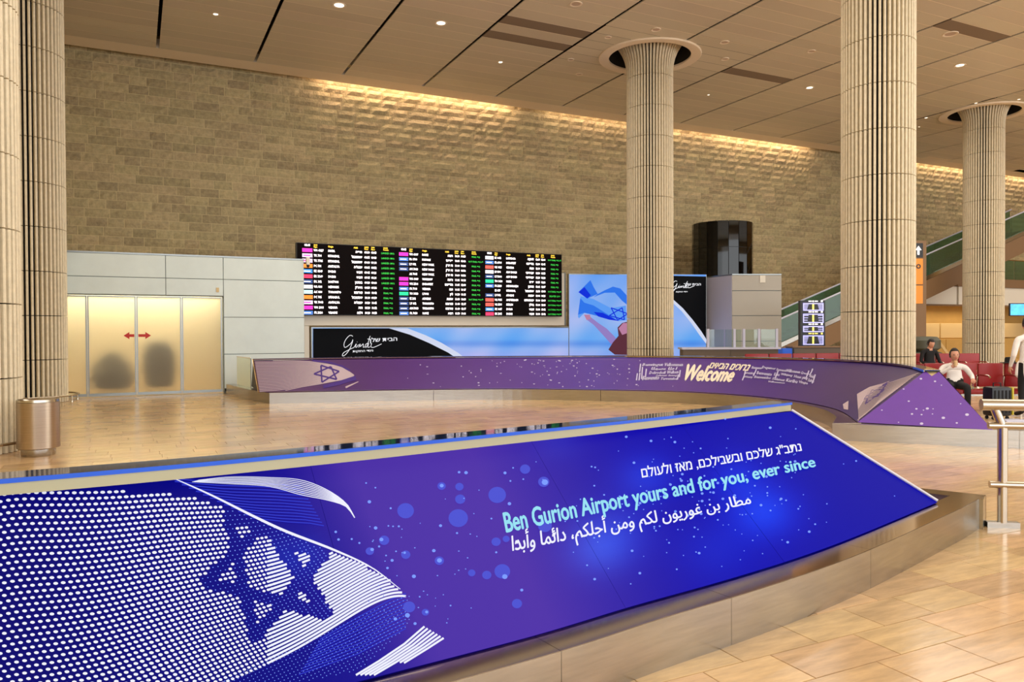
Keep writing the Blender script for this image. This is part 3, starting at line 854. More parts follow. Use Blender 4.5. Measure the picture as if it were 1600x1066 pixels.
decal('spark_print', dots(sp, oe, .004, 8), 'lilac_ink', far, 'stuff')
# outer slope
R_out = offset(ft, -1.1); R_out = [Vector((p.x,p.y,.25)) for p in R_out]; 
for k in range(1, 20): R_out[-k] = R_out[-20].lerp(bR, (20-k)/19)
o2 = [Vector((p.x,p.y,.93)) for p in ot]; o2[-1] = onplane(1468,580)
s_ = Surface(o2, R_out, 2); mesh_obj('back_panel', s_.V, s_.F, 'far_end', far)
MB().add([fb[0], ftp[0], o2[0], R_out[0]], [(0,1,2,3)]).build('end_panel', 'brown', far)
MB().tube([fb[0]+Vector((-.01,0,.0)), ftp[0]+Vector((-.01,0,.03))], .018, 6).build('end_trim', 'steel_top', far)
# curb
co_ = offset(fb, .2); ci_ = offset(fb, -.05)
cE = PH(1300.5, 661, .25); co_[-3:] = [co_[-4].lerp(cE, .4), co_[-4].lerp(cE, .75), Vector((cE.x,cE.y,.24))]
cA = PH(389, 608.5, .25); co_[0] = Vector((cA.x,cA.y,.24)); ci_[0] = co_[0]+(ci_[0]-offset(fb,.2)[0])
for a, b in ((0,17),(17,34),(34,52),(52,70)):
    A = [p.copy() for p in co_[a:b+1]]; B = [p.copy() for p in ci_[a:b+1]]
    if a: A[0] = A[0].lerp(A[1], .04); B[0] = B[0].lerp(B[1], .04)
    seg = strip_solid('curb_segment', A, B, 0, .24, 'steel', far)
    strip_solid('polished_curb_top', offset(A, -.004), B, .2405, .2425, 'steel_top', seg)
# right end curb, running on past the frame
r1 = PH(1600, 672.5, .25); dE = (r1-cE); dE.z = 0; dE.normalize(); E0 = Vector((cE.x,cE.y,0)); E1 = E0+dE*4.6
bkv = inward
for a, b in ((0,2.3),(2.305,4.6)):
    seg = strip_solid('curb_segment', [E0+dE*a, E0+dE*b], [E0+dE*a+bkv*.9, E0+dE*b+bkv*.9], 0, .2395, 'steel', far)
# left end curb
cL = PH(351, 599, .25); dL = (cL-cA); dL.z = 0; dL.normalize(); A0 = Vector((cA.x,cA.y,0)); nL = Vector((dL.y,-dL.x,0)); nL = nL if nL.dot(RT) > 0 else -nL
LD = (21.6-.12-A0.y-.22*abs(nL.y))/dL.y
strip_solid('curb_segment', [A0+dL*.004, A0+dL*LD], [A0+dL*.004+nL*.22, A0+dL*LD+nL*.22], 0, .2395, 'steel', far)
g0 = PH(390, 608, .25)+nL*.06; MBp = MB()
ga = A0+nL*.10+dL*.25; gb = A0+nL*.10+dL*1.65
P4 = [Vector((ga.x,ga.y,.24)), Vector((gb.x,gb.y,.24)), Vector((gb.x,gb.y,.97)), Vector((ga.x,ga.y,.97))-dL*.02]
MB().add(P4+[p+nL*.012 for p in P4], [(0,1,2,3),(7,6,5,4),(0,4,5,1),(1,5,6,2),(2,6,7,3),(3,7,4,0)]).build('glass_end_pane', 'glass', far)
MB().tube([P4[3]+Vector((0,0,.01)), P4[2]+Vector((0,0,.01))], .012, 6).build('pane_cap_rail', 'steel_pipe', far)
fix(far)

# ------------------------------------------------------------------ DOOR PORTAL
PYY = 21.6
portal = thing('door_portal', 'white panelled portal box around the frosted sliding doors', 'portal', (1, 22.7, 0))
xa, xb, ztop = -5.2, 4.21, 3.58
X0, X1, ZD = -2.7, 2.08, 2.53
for lo, hi in (((xa,PYY+.03,0),(X0,PYY+2.3,ztop)), ((X1+.03,PYY+.03,0),(xb,PYY+.4,ztop)), ((xb-.15,PYY+.4,0),(xb,PYY+2.3,ztop)), ((X0,PYY+.03,ZD+.02),(X1+.03,PYY+.3,ztop))):
    MB().box(lo, hi).build('portal_frame', 'panel_gap', portal)
MB().box((X0,PYY+.3,ztop-.06),(xb-.15,PYY+2.3,ztop)).build('portal_roof', 'white_panel', portal)
MB().box((X0,PYY+2.25,0),(xb-.15,PYY+2.3,ztop-.06)).build('corridor_wall', 'warmwall', portal)
MB().box((xa,PYY-.005,ztop),(xb+.01,PYY+2.3,ztop+.04)).build('top_cap', 'alu', portal)
def wp(x0, x1, z0, z1):
    MB().box((x0+.008,PYY,z0+.008),(x1-.008,PYY+.03,z1-.008), .004).build('white_panel', 'white_panel', portal)
for x0, x1 in ((-5.2,-1.9),(-1.9,.72),(.72,2.11)):
    wp(x0, x1, 3.0, ztop); wp(x0, x1, ZD+.03, 3.0)
for z0, z1 in ((3.0,ztop),(2.0,3.0),(1.02,2.0),(.04,1.02)): wp(2.11, xb, z0, z1)
MB().box((1.93,PYY-.02,2.66),(2.0,PYY,2.78), .008).build('door_sensor', 'cream_box', portal)
MB().box((2.12,PYY-.03,.04),(2.2,PYY,.12), .006).build('floor_bracket', 'black', portal)
fix(portal)
dr = thing('door_1', None, None, ((X0+X1)/2, PYY+.12, 0)); dr['kind'] = 'structure'
edges = [-2.15, -1.06, .03, 1.09, 2.08]
for i in range(4):
    a, b = edges[i], edges[i+1]
    lf = MB(); t_ = .03
    for lo, hi in (((a+.006,PYY+.08,.02),(a+.006+t_,PYY+.13,ZD)), ((b-.006-t_,PYY+.08,.02),(b-.006,PYY+.13,ZD)), ((a+.03,PYY+.08,.02),(b-.03,PYY+.13,.09)), ((a+.03,PYY+.08,ZD-.03),(b-.03,PYY+.13,ZD))): lf.box(lo, hi)
    leaf = lf.build('door_leaf', 'alu', dr)
    MB().box((a+.03,PYY+.1,.08),(b-.03,PYY+.112,ZD-.03)).build('frosted_pane', 'frost', leaf)
# red double arrow
def plate(pts, Y, th, name, material, parent):
    V = [Vector((x, Y, z)) for x, z in pts]+[Vector((x, Y-th, z)) for x, z in pts]; n = len(pts)
    return MB().add(V, [tuple(range(n)), tuple(range(n, 2*n))[::-1]]+[(i,(i+1)%n,n+(i+1)%n,n+i) for i in range(n)]).build(name, material, parent)
def X_at(px, Y): return PY(px, 520, Y).x
def Z_at(px, py, Y): return PY(px, py, Y).z
zc = Z_at(214, 524.5, PYY); xl, xm, xr = X_at(193, PYY), .03, X_at(236, PYY)
plate([(xl,zc),(xl+.13,zc+.09),(xl+.13,zc+.035),(xm-.045,zc+.035),(xm-.045,zc-.035),(xl+.13,zc-.035),(xl+.13,zc-.09)], PYY+.099, .003, 'red_arrow', 'red', dr)
plate([(xr,zc),(xr-.13,zc+.09),(xr-.13,zc+.035),(xm+.045,zc+.035),(xm+.045,zc-.035),(xr-.13,zc-.035),(xr-.13,zc-.09)], PYY+.099, .003, 'red_arrow', 'red', dr)
fix(dr)
def blob(name, label, cat, loc, prof, material, sq=.6):
    o = MB().lathe(prof, 24).build(name, material, None, True)
    for v in o.data.vertices: v.co.y *= sq
    o.location = loc; return tag(o, label, cat)
blob('dark_shape', 'blurred dark bag behind the left sliding door leaf', 'bag', (-.52, PYY+.5, 0), [(0,.15),(.42,.17),(.52,.4),(.46,.7),(.3,.98),(.1,1.12),(0,1.14)], 'blackcloth')  # rounded forms standing in for unidentified dark silhouettes behind the frosted panes
blob('dark_shape', 'blurred dark bag behind the right sliding door leaf', 'bag', (.56, PYY+.45, 0), [(0,.15),(.32,.18),(.38,.45),(.4,.9),(.34,1.25),(.18,1.38),(0,1.4)], 'blackcloth')

# ------------------------------------------------------------------ DEPARTURES BOARD
BY = 24.0
board = thing('arrivals_board', 'wide black arrivals display board full of flight rows', 'display', (9.2, BY, 2.1))
x0b, x1b, z0b, z1b = 4.45, 13.79, 2.115, 4.345
MB().box((x0b,BY,z0b),(x1b,BY+.18,z1b), .01).build('housing', 'black', board)
scr = mat('screen_black', (12,7,7), .6, spec=.05, emit=.3)
nb = 3
for i in range(nb):
    a = x0b+.02+(x1b-x0b-.04)*i/nb; b = x0b+.02+(x1b-x0b-.04)*(i+1)/nb
    MB().box((a+.002,BY-.01,z0b+.02),(b-.002,BY,z1b-.02)).build('screen', scr, board)
mW = mat('screen_white', (255,250,250), .5, emit=1.0); mY = mat('screen_yellow', (245,225,110), .5, emit=.9)
mG = mat('screen_green', (60,225,80), .5, emit=1.1); mK = mat('screen_cyan', (120,220,240), .5, emit=.9)
cols_px = [471.5, 622.7, 757.4]; XB = [X_at(p, BY) for p in cols_px]+[13.79]
colw = 3.06
offs = {'logo':.04,'flight':.38,'city':.82,'heb':1.48,'t1':1.97,'t2':2.19,'st':2.44}
rows = [
 [('w','W6 4427','SOFIA','סופיה','08:30','08:43','L'),('p','TK 784','ISTANBUL','איסטנבול','08:55','09:03','L'),('p','TK 7705','ISTANBUL','איסטנבול','09:00','09:10','L'),('o','PC 781','ANTALYA','אנטליה','09:05','08:52','L'),('b','FZ 1549','DUBAI','דובאי','09:15','09:21','L'),('r','EK 2369','DUBAI','דובאי','09:15','09:31','L'),('d','DL 242','BOSTON','בוסטון','09:20','09:00','L'),('x','UA 084','NEWARK','ניוארק','09:50','09:36','F'),('c','AC 080','TORONTO','טורונטו','10:00','10:42','F'),('o','PC 785','ISTANBUL','איסטנבול','10:10','09:59','F'),('p','TK 7048','ANTALYA','אנטליה','10:20','10:45','F'),('w','W6 2811','VIENNA','וינה','10:20','10:32','F'),('f','FR 2836','VILNIUS','וילנה','10:20','10:23','F')],
 [('w','W6 6007','ROME','רומא','10:30','10:33','F'),('f','FR 1700','PAPHOS','פאפוס','10:40','10:40','N'),('d','LY 002','NEW YORK','ניו יורק','11:00','10:34','F'),('d','AM 7003','NEW YORK','ניו יורק','11:00','10:36','F'),('','AS 7005','NEW YORK','ניו יורק','11:00','10:36','F'),('w','W6 1089','WARSAW','ורשה','11:05','11:14','F'),('w','W6 2561','BUDAPEST','בודפשט','11:05','12:08','F'),('f','FR 7141','VIENNA','וינה','11:15','11:17','F'),('t','TO 3488','LYON','ליון','11:20','11:13','F'),('d','IZ 262','ATHENS','אתונה','11:40','11:40','N'),('d','LY 602','TORONTO','טורונטו','11:40','12:17','F'),('d','AM 7008','TORONTO','טורונטו','11:40','12:17','F'),('f','FR 7050','ROME','רומא','11:50','11:46','F')],
 [('x','IZ 1442','LARNACA','לרנקה','12:00','12:00','N'),('f','FR 6704','BUDAPEST','בודפשט','12:00','12:45','F'),('s','U2 1025','GENEVA','גנבה','12:10','12:08','F'),('x','EY 594','ABU DHABI','אבו דאבי','12:20','12:25','F'),('d','LY 5604','ABU DHABI','אבו דאבי','12:20','12:20','F'),('t','TO 3430','PARIS','פריס','12:25','12:26','F'),('f','FR 2283','MEMMINGEN','ממינגן','12:45','12:37','F'),('','IZ 477','ISTANBUL','איסטנבול','12:55','13:08','N'),('d','LY 542','ATHENS','אתונה','13:00','14:26','D'),('s','U2 7955','AMSTERDAM','אמסטרדם','13:10','13:08','N'),('s','U2 5501','BERLIN','ברלין','13:10','13:13','N'),('b','FZ 1087','DUBAI','דובאי','13:10','13:12','N'),('r','EK 2345','DUBAI','דובאי','13:10','13:12','N')]]
LC = {'w':(226,40,190),'p':(240,205,240),'o':(255,140,40),'b':(60,140,220),'r':(225,50,100),'d':(40,70,130),'x':(235,232,245),'c':(190,230,240),'f':(70,120,200),'s':(235,90,80),'t':(20,200,150)}
LM = {k: mat('logo_'+k, v, .5, emit=.85) for k, v in LC.items()}
ST = {'L':'LANDED '+heb('נחתה'),'F':'FINAL '+heb('סופי'),'N':'NOT FINAL '+heb('לא סופי'),'D':'DELAYED '+heb('עיכוב')}
zt, pitch_r = 4.09, .1603
def flat_text(body, x, z, size, Y, bold=.05, res=1, align='LEFT', sp=1., xs=.8):
    V, F = text_mesh(body, bold, res, sp, align)
    return [Vector((x+v[0]*size*xs, Y, z+v[1]*size)) for v in V], F
Gw = []; Gy = []; Gg = []
for c in range(3):
    xo = XB[c]
    for key, ix in (('flight',1),('city',2),('heb',3),('t1',4),('t2',5)):
        for r_, row in enumerate(rows[c]):
            t = row[ix]; t = heb(t) if key == 'heb' else t
            xx = xo+offs[key]+(.42 if key == 'heb' else 0)
            Gw.append(flat_text(t, xx, zt-r_*pitch_r, .098 if key != 'heb' else .11, BY-.014, .012, 1, 'RIGHT' if key == 'heb' else 'LEFT'))
    for r_, row in enumerate(rows[c]):
        Gg.append(flat_text(ST[row[6]], xo+offs['st']+.3, zt-r_*pitch_r, (.082 if row[6] in 'LFD' else .078), BY-.014, .0, 1, 'CENTER'))
        if row[0]:
            lg = MB().box((xo+.03,BY-.013,zt-r_*pitch_r-.03),(xo+.34,BY-.0105,zt-r_*pitch_r+.085)).build('airline_tile', LM[row[0]], board)
            if row[0] in 'fdpb':
                MB().box((xo+.07,BY-.0155,zt-r_*pitch_r+.01),(xo+.28,BY-.0135,zt-r_*pitch_r+.04)).build('tile_mark', mW if row[0] != 'p' else LM['w'], lg)
    Gw.append(flat_text('08:41', xo+.1, 4.24, .1, BY-.014, .015))
    for key, a, b_ in (('flight', heb('טיסה'), 'Flight'), ('city','','Origin'), ('heb','',heb('מוצא')), ('t1',heb('מתוכנן'),'Sched.'), ('t2',heb('עדכני'),'Expec.'), ('st',heb('סטטוס'),'Remarks')):
        ex = .15 if key in ('heb','st') else .0
        if a: Gy.append(flat_text(a, xo+offs[key]+ex, 4.265, .062, BY-.014, .015))
        Gy.append(flat_text(b_, xo+offs[key]+ex, 4.205 if a else 4.23, .062 if a else .08, BY-.014, .015))
for nm, G, m_ in (('flight_rows',Gw,mW),('heading_row',Gy,mY),('status_rows',Gg,mG)):
    V, F = merge(G); mesh_obj(nm, V, F, m_, board)
fix(board)
# white backing wall under and right of the board
hoard = thing('white_hoarding', 'white hoarding behind and below the arrivals board', 'hoarding', (9.2, BY+.3, 0))
MB().box((4.3,BY+.2,1.80),(14.03,BY+.42,3.70), .01).build('backing_panel', 'white_fascia', hoard)
MB().box((14.0,BY+.19,1.80),(14.06,BY+.43,3.72)).build('edge_strip', 'alu', hoard)
MB().box((4.3,BY+.2,0),(4.86,BY+.42,1.79), .01).build('backing_panel', 'white_fascia', hoard)
fix(hoard)
MB_ = MB().box((-.05,-.05,0),(.05,.05,.14), .01).box((-.045,-.09,-.07),(.045,.02,.01), .012)
o = MB_.build('security_camera', 'white_fascia'); o.location = (4.30, PYY-.06, 3.52); tag(o, 'small white security camera at the corner of the portal beside the arrivals board', 'camera')
sl = MB().lathe([(0,-.08),(.03,-.08),(.045,-.05),(.045,0),(0,0)], 14).build('lens_dome', 'black', o, True); sl.location = (0,-.04,-.06)

# ------------------------------------------------------------------ POSTER LIGHTBOXES
pz = BY+.44
low = thing('advert_lightbox', 'long low lightbox with black corner and cursive white lettering under the arrivals board', 'lightbox', (9, pz, 0))
xL = X_at(486, pz); xR = X_at(889, pz)
MB().box((xL,pz,.0),(xR-.01,pz+.25,1.76), .005).build('lightbox_case', 'alu', low)
def MPL(Y):
    return lambda x, y, off=.004: PY(x, y, Y)-Vector((0, off, 0))
ml = MPL(pz)
sky = mat('poster_sky', (150,190,252), .5, emit=.9, vcol=True, spec=.03)
for l_ in list(sky.node_tree.links):
    if l_.to_socket.name == 'Base Color': sky.node_tree.links.remove(l_)
sky.node_tree.nodes['Principled BSDF'].inputs['Base Color'].default_value = (.03,.04,.06,1)
def grid_art(name, mapper, x0, x1, y0, y1, nx, ny, fn, parent, off, material=sky):
    V = []; cols = []
    for j in range(ny+1):
        for i in range(nx+1):
            x = x0+(x1-x0)*i/nx; y = y0+(y1-y0)*j/ny; V.append(mapper(x, y, off)); cols.append(fn(x, y))
    F = [(j*(nx+1)+i, j*(nx+1)+i+1, (j+1)*(nx+1)+i+1, (j+1)*(nx+1)+i) for j in range(ny) for i in range(nx)]
    o = mesh_obj(name, V, F, material, parent); a = o.data.color_attributes.new('Col', 'FLOAT_COLOR', 'POINT')
    for i, c_ in enumerate(cols): a.data[i].color = (*s2l(c_), 1)
    return o
def skyc(x, y):
    base_ = np.array(ramp([(425,(120,170,250)),(450,(140,180,252)),(500,(165,190,250)),(530,(120,180,252)),(537,(95,150,240)),(545,(150,185,250)),(560,(170,180,248))])(y))
    base_ = base_+np.array((18,6,0))*sin(x*.045)+np.array((10,4,0))*sin(x*.11+y*.08)
    return tuple(np.clip(base_, 0, 255))
zb = lambda x: 0
grid_art('poster_face', lambda x, y, o_: Vector((ml(x,y).x, pz-o_, max(.2, ml(x,y).z) if y < 570 else .2)), 488.5, 888.2, 512.6, 600, 60, 24, skyc, low, .004)
black_ink = mat('black_ink', (12,14,18), .5, emit=.1, spec=.05); pale = ink('poster_white', (214,222,246), .9)
wi = ink('poster_text_white', (245,245,250), .9)
def lowm(x, y, off=.006): p = PY(x, y, pz); return Vector((p.x, pz-off, p.z))
arc = [(608,513.2),(640,523),(670,536),(700,551),(716,562),(722,575)]
arc_in = [(637,513.2),(665,524),(690,536),(715,551),(730,562),(738,575)]
decal('black_corner_print', poly([(489,513.4)]+arc+[(489,575)], lowm, .007), black_ink, low)
G = []
for i in range(len(arc)-1): G.append(poly([arc[i], arc_in[i], arc_in[i+1], arc[i+1]], lowm, .007))
decal('white_arc_print', merge(G), pale, low)
def gindi(mapper, T, w, off):
    """cursive word drawn as pen strokes"""
    import itertools
    S_ = [[(27,3),(20,0),(10,10),(4,24),(6,34),(14,30),(24,20),(27,12),(25,22),(18,40),(8,54),(0,58),(2,50),(14,42),(30,34)],
          [(30,34),(36,24),(34,32),(36,34),(42,26)], [(42,34),(46,24),(46,32),(54,24),(54,34),(58,32)],
          [(72,2),(64,30),(60,34),(60,26),(68,22),(66,34),(72,32)], [(76,22),(74,32),(80,34),(90,30),(102,24)]]
    G = []
    for s_ in S_:
        P = spline([Vector((a, b, 0)) for a, b in s_], len(s_)*3); G.append(ribbon([T(p.x, p.y) for p in P], w, mapper, off))
    G.append(ribbon([T(38,18.5), T(38.8,19)], w, mapper, off))
    return merge(G)
decal('cursive_lettering', gindi(lowm, lambda a, b: (535+a*.60, 524+b*.56), .95, .010), wi, low)
G = [warp_text(heb('הבית שלך'), ((574,537),(620.5,534.5),(620.5,526),(574,528)), lambda x, y: lowm(x, y, .010), .02, 2),
     warp_text(heb('גינדי החזקות'), ((551,552),(583,550.5),(583,546.5),(551,548)), lambda x, y: lowm(x, y, .010), .02, 2)]
decal('white_lettering', merge(G), wi, low)
fix(low)
# tall part: stands slightly turned, ends at the lift housing
pA = PY(889, 500, pz+.04); zA = PXL(Vector((pA.x, pA.y, 1.6)))[2]; zB = zA*1.03
pB = EYE+ray(1104, 500)*zB; pA = Vector((pA.x, pA.y, 0)); pB = Vector((pB.x, pB.y, 0))
nP = (pB-pA).cross(Vector((0,0,1))).normalized(); nP = nP if nP.dot(FW) < 0 else -nP
def tm(x, y, off=.004):
    d = ray(x, y); p = EYE+d*((pA-EYE).dot(nP)/d.dot(nP)); p = p+nP*off; return p
tall = thing('flag_poster', 'tall backlit blue poster of a raised arm waving a flag behind the column', 'poster', ((pA.x+pB.x)/2, (pA.y+pB.y)/2, 0))
zt1 = tm(889, 427.5).z
q = [Vector((pA.x,pA.y,.15)), Vector((pB.x,pB.y,.15)), Vector((pB.x,pB.y,zt1)), Vector((pA.x,pA.y,zt1))]
MB().add(q+[p-nP*.25 for p in q], [(0,1,2,3),(7,6,5,4),(0,4,5,1),(1,5,6,2),(2,6,7,3),(3,7,4,0)]).build('lightbox_case', 'alu', tall)
grid_art('poster_face', lambda x, y, o_: tm(x, y, o_) if y < 590 else tm(x, 590, o_), 889.5, 1103, 429.2, 590, 50, 40, skyc, tall, .004)
def z4(x, y): return (880+x/6.957, 420+y/6.957)
fb1 = ink('flag_blue_deep', (20,50,225), .9); fb2 = ink('flag_blue_mid', (50,120,240), .9); fb3 = ink('flag_blue_pale', (95,160,250), .9)
sl1 = ink('sleeve_lilac', (150,130,200), .9); hr = ink('hair_brown', (95,50,62), .9); hr2 = ink('hair_light', (190,130,165), .9)
def pp(name, pts, m_, off): return decal(name, poly([z4(*p) for p in pts], tm, off), m_, tall)
pp('printed_flag', [(160,520),(190,300),(330,330),(520,430),(680,400),(690,560),(600,570),(400,520),(230,480),(170,540)], fb3, .007)
pp('printed_flag', [(165,255),(295,125),(330,200),(375,275),(260,325)], fb2, .009)
pp('printed_flag', [(165,255),(230,200),(300,290),(260,325)], fb1, .010)
pp('printed_flag', [(375,275),(450,235),(540,195),(620,215),(690,290),(690,390),(640,350),(560,260),(450,262),(330,310)], fb2, .009)
pp('printed_flag', [(160,500),(185,320),(230,370),(330,400),(520,520),(600,570),(400,520),(230,480)], fb2, .010)
pp('printed_flag', [(330,470),(430,480),(600,568),(500,555),(380,520)], fb1, .011)
decal('printed_star', star_geo([z4(500,510), z4(520,425), z4(640,425), z4(700,490), z4(665,555), z4(590,560)], 1.6, tm, .013), fb1, tall)
pp('printed_arm', [(235,520),(290,520),(380,590),(470,650),(560,740),(590,790),(520,820),(440,730),(330,610),(250,550)], sl1, .012)
pp('printed_hand', [(225,500),(290,500),(300,545),(255,560)], hr2, .013)
pp('printed_hair', [(590,640),(640,590),(720,570),(760,700),(760,940),(560,935),(490,880),(540,800),(600,730)], hr, .014)
pp('printed_hair', [(600,650),(650,590),(720,590),(720,690),(640,720)], hr2, .016)
# black corner with white arc at the right
def arcp(r_): return [z4(*p) for p in r_]
a1 = [(1060,230),(1195,335),(1300,430),(1410,560),(1500,680),(1560,775)]; a2 = [(1060,280),(1195,375),(1290,465),(1390,590),(1480,720),(1552,815)]
decal('black_corner_print', poly([z4(1060,75), z4(1552,85), z4(1552,765)]+arcp(a1)[-2::-1], tm, .007), black_ink, tall)
decal('white_arc_print', merge([poly([z4(*a1[i]), z4(*a1[i+1]), z4(*a2[i+1]), z4(*a2[i])], tm, .008) for i in range(5)]), pale, tall)
decal('cursive_lettering', gindi(tm, lambda a, b: (1048+a*.36, 439+b*.32), .9, .012), wi, tall)
G = [warp_text(heb('הבית שלך'), ((1068,448),(1095,447.5),(1095,442),(1068,442)), lambda x, y: tm(x, y, .012), .03, 1),
     warp_text(heb('גינדי החזקות'), ((1056,458),(1074,457.5),(1074,455),(1056,455.3)), lambda x, y: tm(x, y, .012), .03, 1)]
decal('white_lettering', merge(G), wi, tall)
fix(tall)

# ------------------------------------------------------------------ LIFT HOUSING AND BLACK GLASS CYLINDER
c0 = W(7.45, 29.4); c1 = W(8.02, 28.0); c2 = W(9.85, 28.1); c3 = W(9.8, 29.2)
H_ = 1.6+(515.5-429.5)*28/1200
lift = thing('clad_housing', 'pale grey clad housing box at the right end of the flag poster', 'housing', ((c1+c3)/2)[:])
MB().prism([c0*.99+c3*.01, c1.lerp(c3,.01), c2.lerp(c0,.01), c3], 0, H_).build('core_box', 'panel_gap', lift)
def vpanel(name, a, b, z0, z1, th, material, parent, away):
    n = (b-a).cross(Vector((0,0,1))).normalized(); n = n if n.dot(away) > 0 else -n
    q = [a+Vector((0,0,z0)), b+Vector((0,0,z0)), b+Vector((0,0,z1)), a+Vector((0,0,z1))]
    return MB().add(q+[p+n*th for p in q], [(0,1,2,3),(7,6,5,4),(0,4,5,1),(1,5,6,2),(2,6,7,3),(3,7,4,0)]).build(name, material, parent)
zj = [0, .95, 2.05, 3.0, H_]
zj = [0, 1.6+(515.5-533)*28/1200, 1.6+(515.5-493)*28/1200, 1.6+(515.5-454)*28/1200, H_]
for a, b in zip(zj, zj[1:]):
    vpanel('clad_panel', c1, c2, a+.012, b-.012, .02, 'grey_box', lift, -FW)
vpanel('side_panel', c0, c1, 0, H_-.01, .02, 'lilac_box', lift, -RT)  # lilac colour paints the purple light falling on this white side
MB().prism([c0+Vector((0,0,0)), c1-FW*.03, c2-FW*.03, c3], H_, H_+.04).build('top_cap', 'alu', lift)
pn_ = PH(1187, 437, 3.3); d_ = c1.lerp(c2, .56)-FW*.03
vpanel('notice_sheet', d_, d_+RT*.2, H_-.28, H_-.02, .01, 'white_fascia', lift, -FW)
fix(lift)
cy = W(9.2, 33.6); rC = 1.29; HT = 1.6+(516-346)*32.6/1200
cyl = thing('glass_cylinder', 'tall faceted black glass cylinder rising behind the clad housing', 'cylinder', cy[:])
nF = 18
for i in range(nF):
    a0 = 2*pi*i/nF+.01; a1_ = 2*pi*(i+1)/nF-.01
    for z0, z1 in ((0,1.9),(1.92,3.55),(3.57,5.1),(5.12,HT)):
        q = [Vector((rC*cos(a), rC*sin(a), z)) for a, z in ((a0,z0),(a1_,z0),(a1_,z1),(a0,z1))]
        q2 = [p*.98 if False else Vector((p.x*.985,p.y*.985,p.z)) for p in q]
        MB().add(q+q2, [(0,1,2,3),(7,6,5,4),(0,4,5,1),(1,5,6,2),(2,6,7,3),(3,7,4,0)]).build('glass_facet', 'black_gloss', cyl)
MB().lathe([(0,0),(rC*.97,0),(rC*.97,HT-.02),(0,HT-.02)], 36).build('inner_core', 'black', cyl)

# ------------------------------------------------------------------ INFORMATION DESK, TOTEM
def lbox(name, la, za, lb, zb_, h0, h1, dep, material, parent, bev=0.):
    a = W(la, za); b = W(lb, zb_); d = (b-a).normalized(); n = Vector((-d.y, d.x, 0)); n = n if n.dot(FW) > 0 else -n
    return MB().prism([a, b, b+n*dep, a+n*dep], h0, h1).build(name, material, parent)
desk = thing('glass_topped_desk', 'long brown desk with clear glass screens before the clad housing', 'desk', W(6.6, 24.4)[:])
for la, lb in ((5.35,6.8),(6.82,8.3)):
    lbox('desk_front', la, 24.0, lb, 24.0-.05, 0, 1.0, .6, 'brown', desk)
lbox('desk_top', 5.3, 23.95, 8.35, 23.85, 1.0, 1.06, .7, 'lilac_box', desk)
for k in range(4):
    la = 6.15+k*.56; lbox('glass_screen', la, 24.15, la+.5, 24.13, 1.06, 1.62, .012, 'glass', desk)
for la in (6.12, 6.95, 7.25, 7.72, 8.28): lbox('screen_post', la, 24.1, la+.07, 24.1, 1.06, 1.64, .05, 'lilac_box', desk)
fix(desk)
desk2 = thing('service_counter', 'dark grey counter with a blue end in front of the tall screen totem', 'counter', W(9.9, 25)[:])
lbox('counter_body', 9.05, 24.8, 11.3, 24.8, 0, 1.02, .6, 'black', desk2)
lbox('counter_front', 9.1, 24.78, 11.3, 24.78, .05, 1.0, .02, 'brown', desk2)
lbox('counter_top', 9.05, 24.75, 11.35, 24.75, 1.02, 1.06, .7, 'tan_beam', desk2)
lbox('blue_end_panel', 8.72, 24.76, 9.03, 24.76, 0, 1.0, .6, 'blue_edge', desk2)
lbox('monitor', 10.75, 25.0, 11.05, 25.0, 1.06, 1.3, .05, 'black', desk2)
fix(desk2)
tot = thing('screen_totem', 'tall black totem of four lit information screens left of the widest column', 'display', W(10.15, 26)[:])
a = .3755*26; b = .4078*26
lbox('totem_body', a, 26.0, b, 26.0, 0, 1.6+(513.3-467.5)*26/1200, .2, 'black', tot)
n_ = -FW
def tot_map(x, y, off=.01): d = ray(x, y); p = EYE+d*(26./d.dot(Vector((FW.x,FW.y,0)).normalized())); return p+n_*off
lav = mat('screen_lavender', (190,190,255), .4, emit=.85); vio = mat('screen_violet', (120,100,220), .4, emit=.8)
def z5(x, y): return (1200+x/8.885, 440+y/8.885)
def rr_frame(x0, y0, x1, y1, w_):
    return merge([poly([z5(*p) for p in q], tot_map, .012) for q in ([(x0,y0),(x1,y0),(x1,y0+w_),(x0,y0+w_)],[(x0,y1-w_),(x1,y1-w_),(x1,y1),(x0,y1)],[(x0,y0),(x0+w_,y0),(x0+w_,y1),(x0,y1)],[(x1-w_,y0),(x1,y0),(x1,y1),(x1-w_,y1)])])
def rct(x0, y0, x1, y1): return poly([z5(x0,y0), z5(x1,y0), z5(x1,y1), z5(x0,y1)], tot_map, .014)
for y0, y1, n in ((300,405,4),(448,575,3),(618,702,2),(748,880,5)):
    decal('map_screen', rr_frame(485, y0, 770, y1, 13), lav, tot)
    G = []
    for k in range(n):
        yy = y0+20+(y1-y0-30)*k/n
        G += [rct(490, yy, 560-k*6, yy+9), rct(690+k*5, yy, 765, yy+9)]
    decal('screen_rows', merge(G), lav, tot); decal('screen_figure', rct(612, y0+15, 638, y1-15), mY, tot)
    decal('screen_heading', merge([rct(560,y0-34,605,y0-18), rct(615,y0-36,635,y0-14), rct(645,y0-34,690,y0-18), rct(732,y0-38,758,y0-14)]), mW if y0 != 748 else mY, tot)
fix(tot)

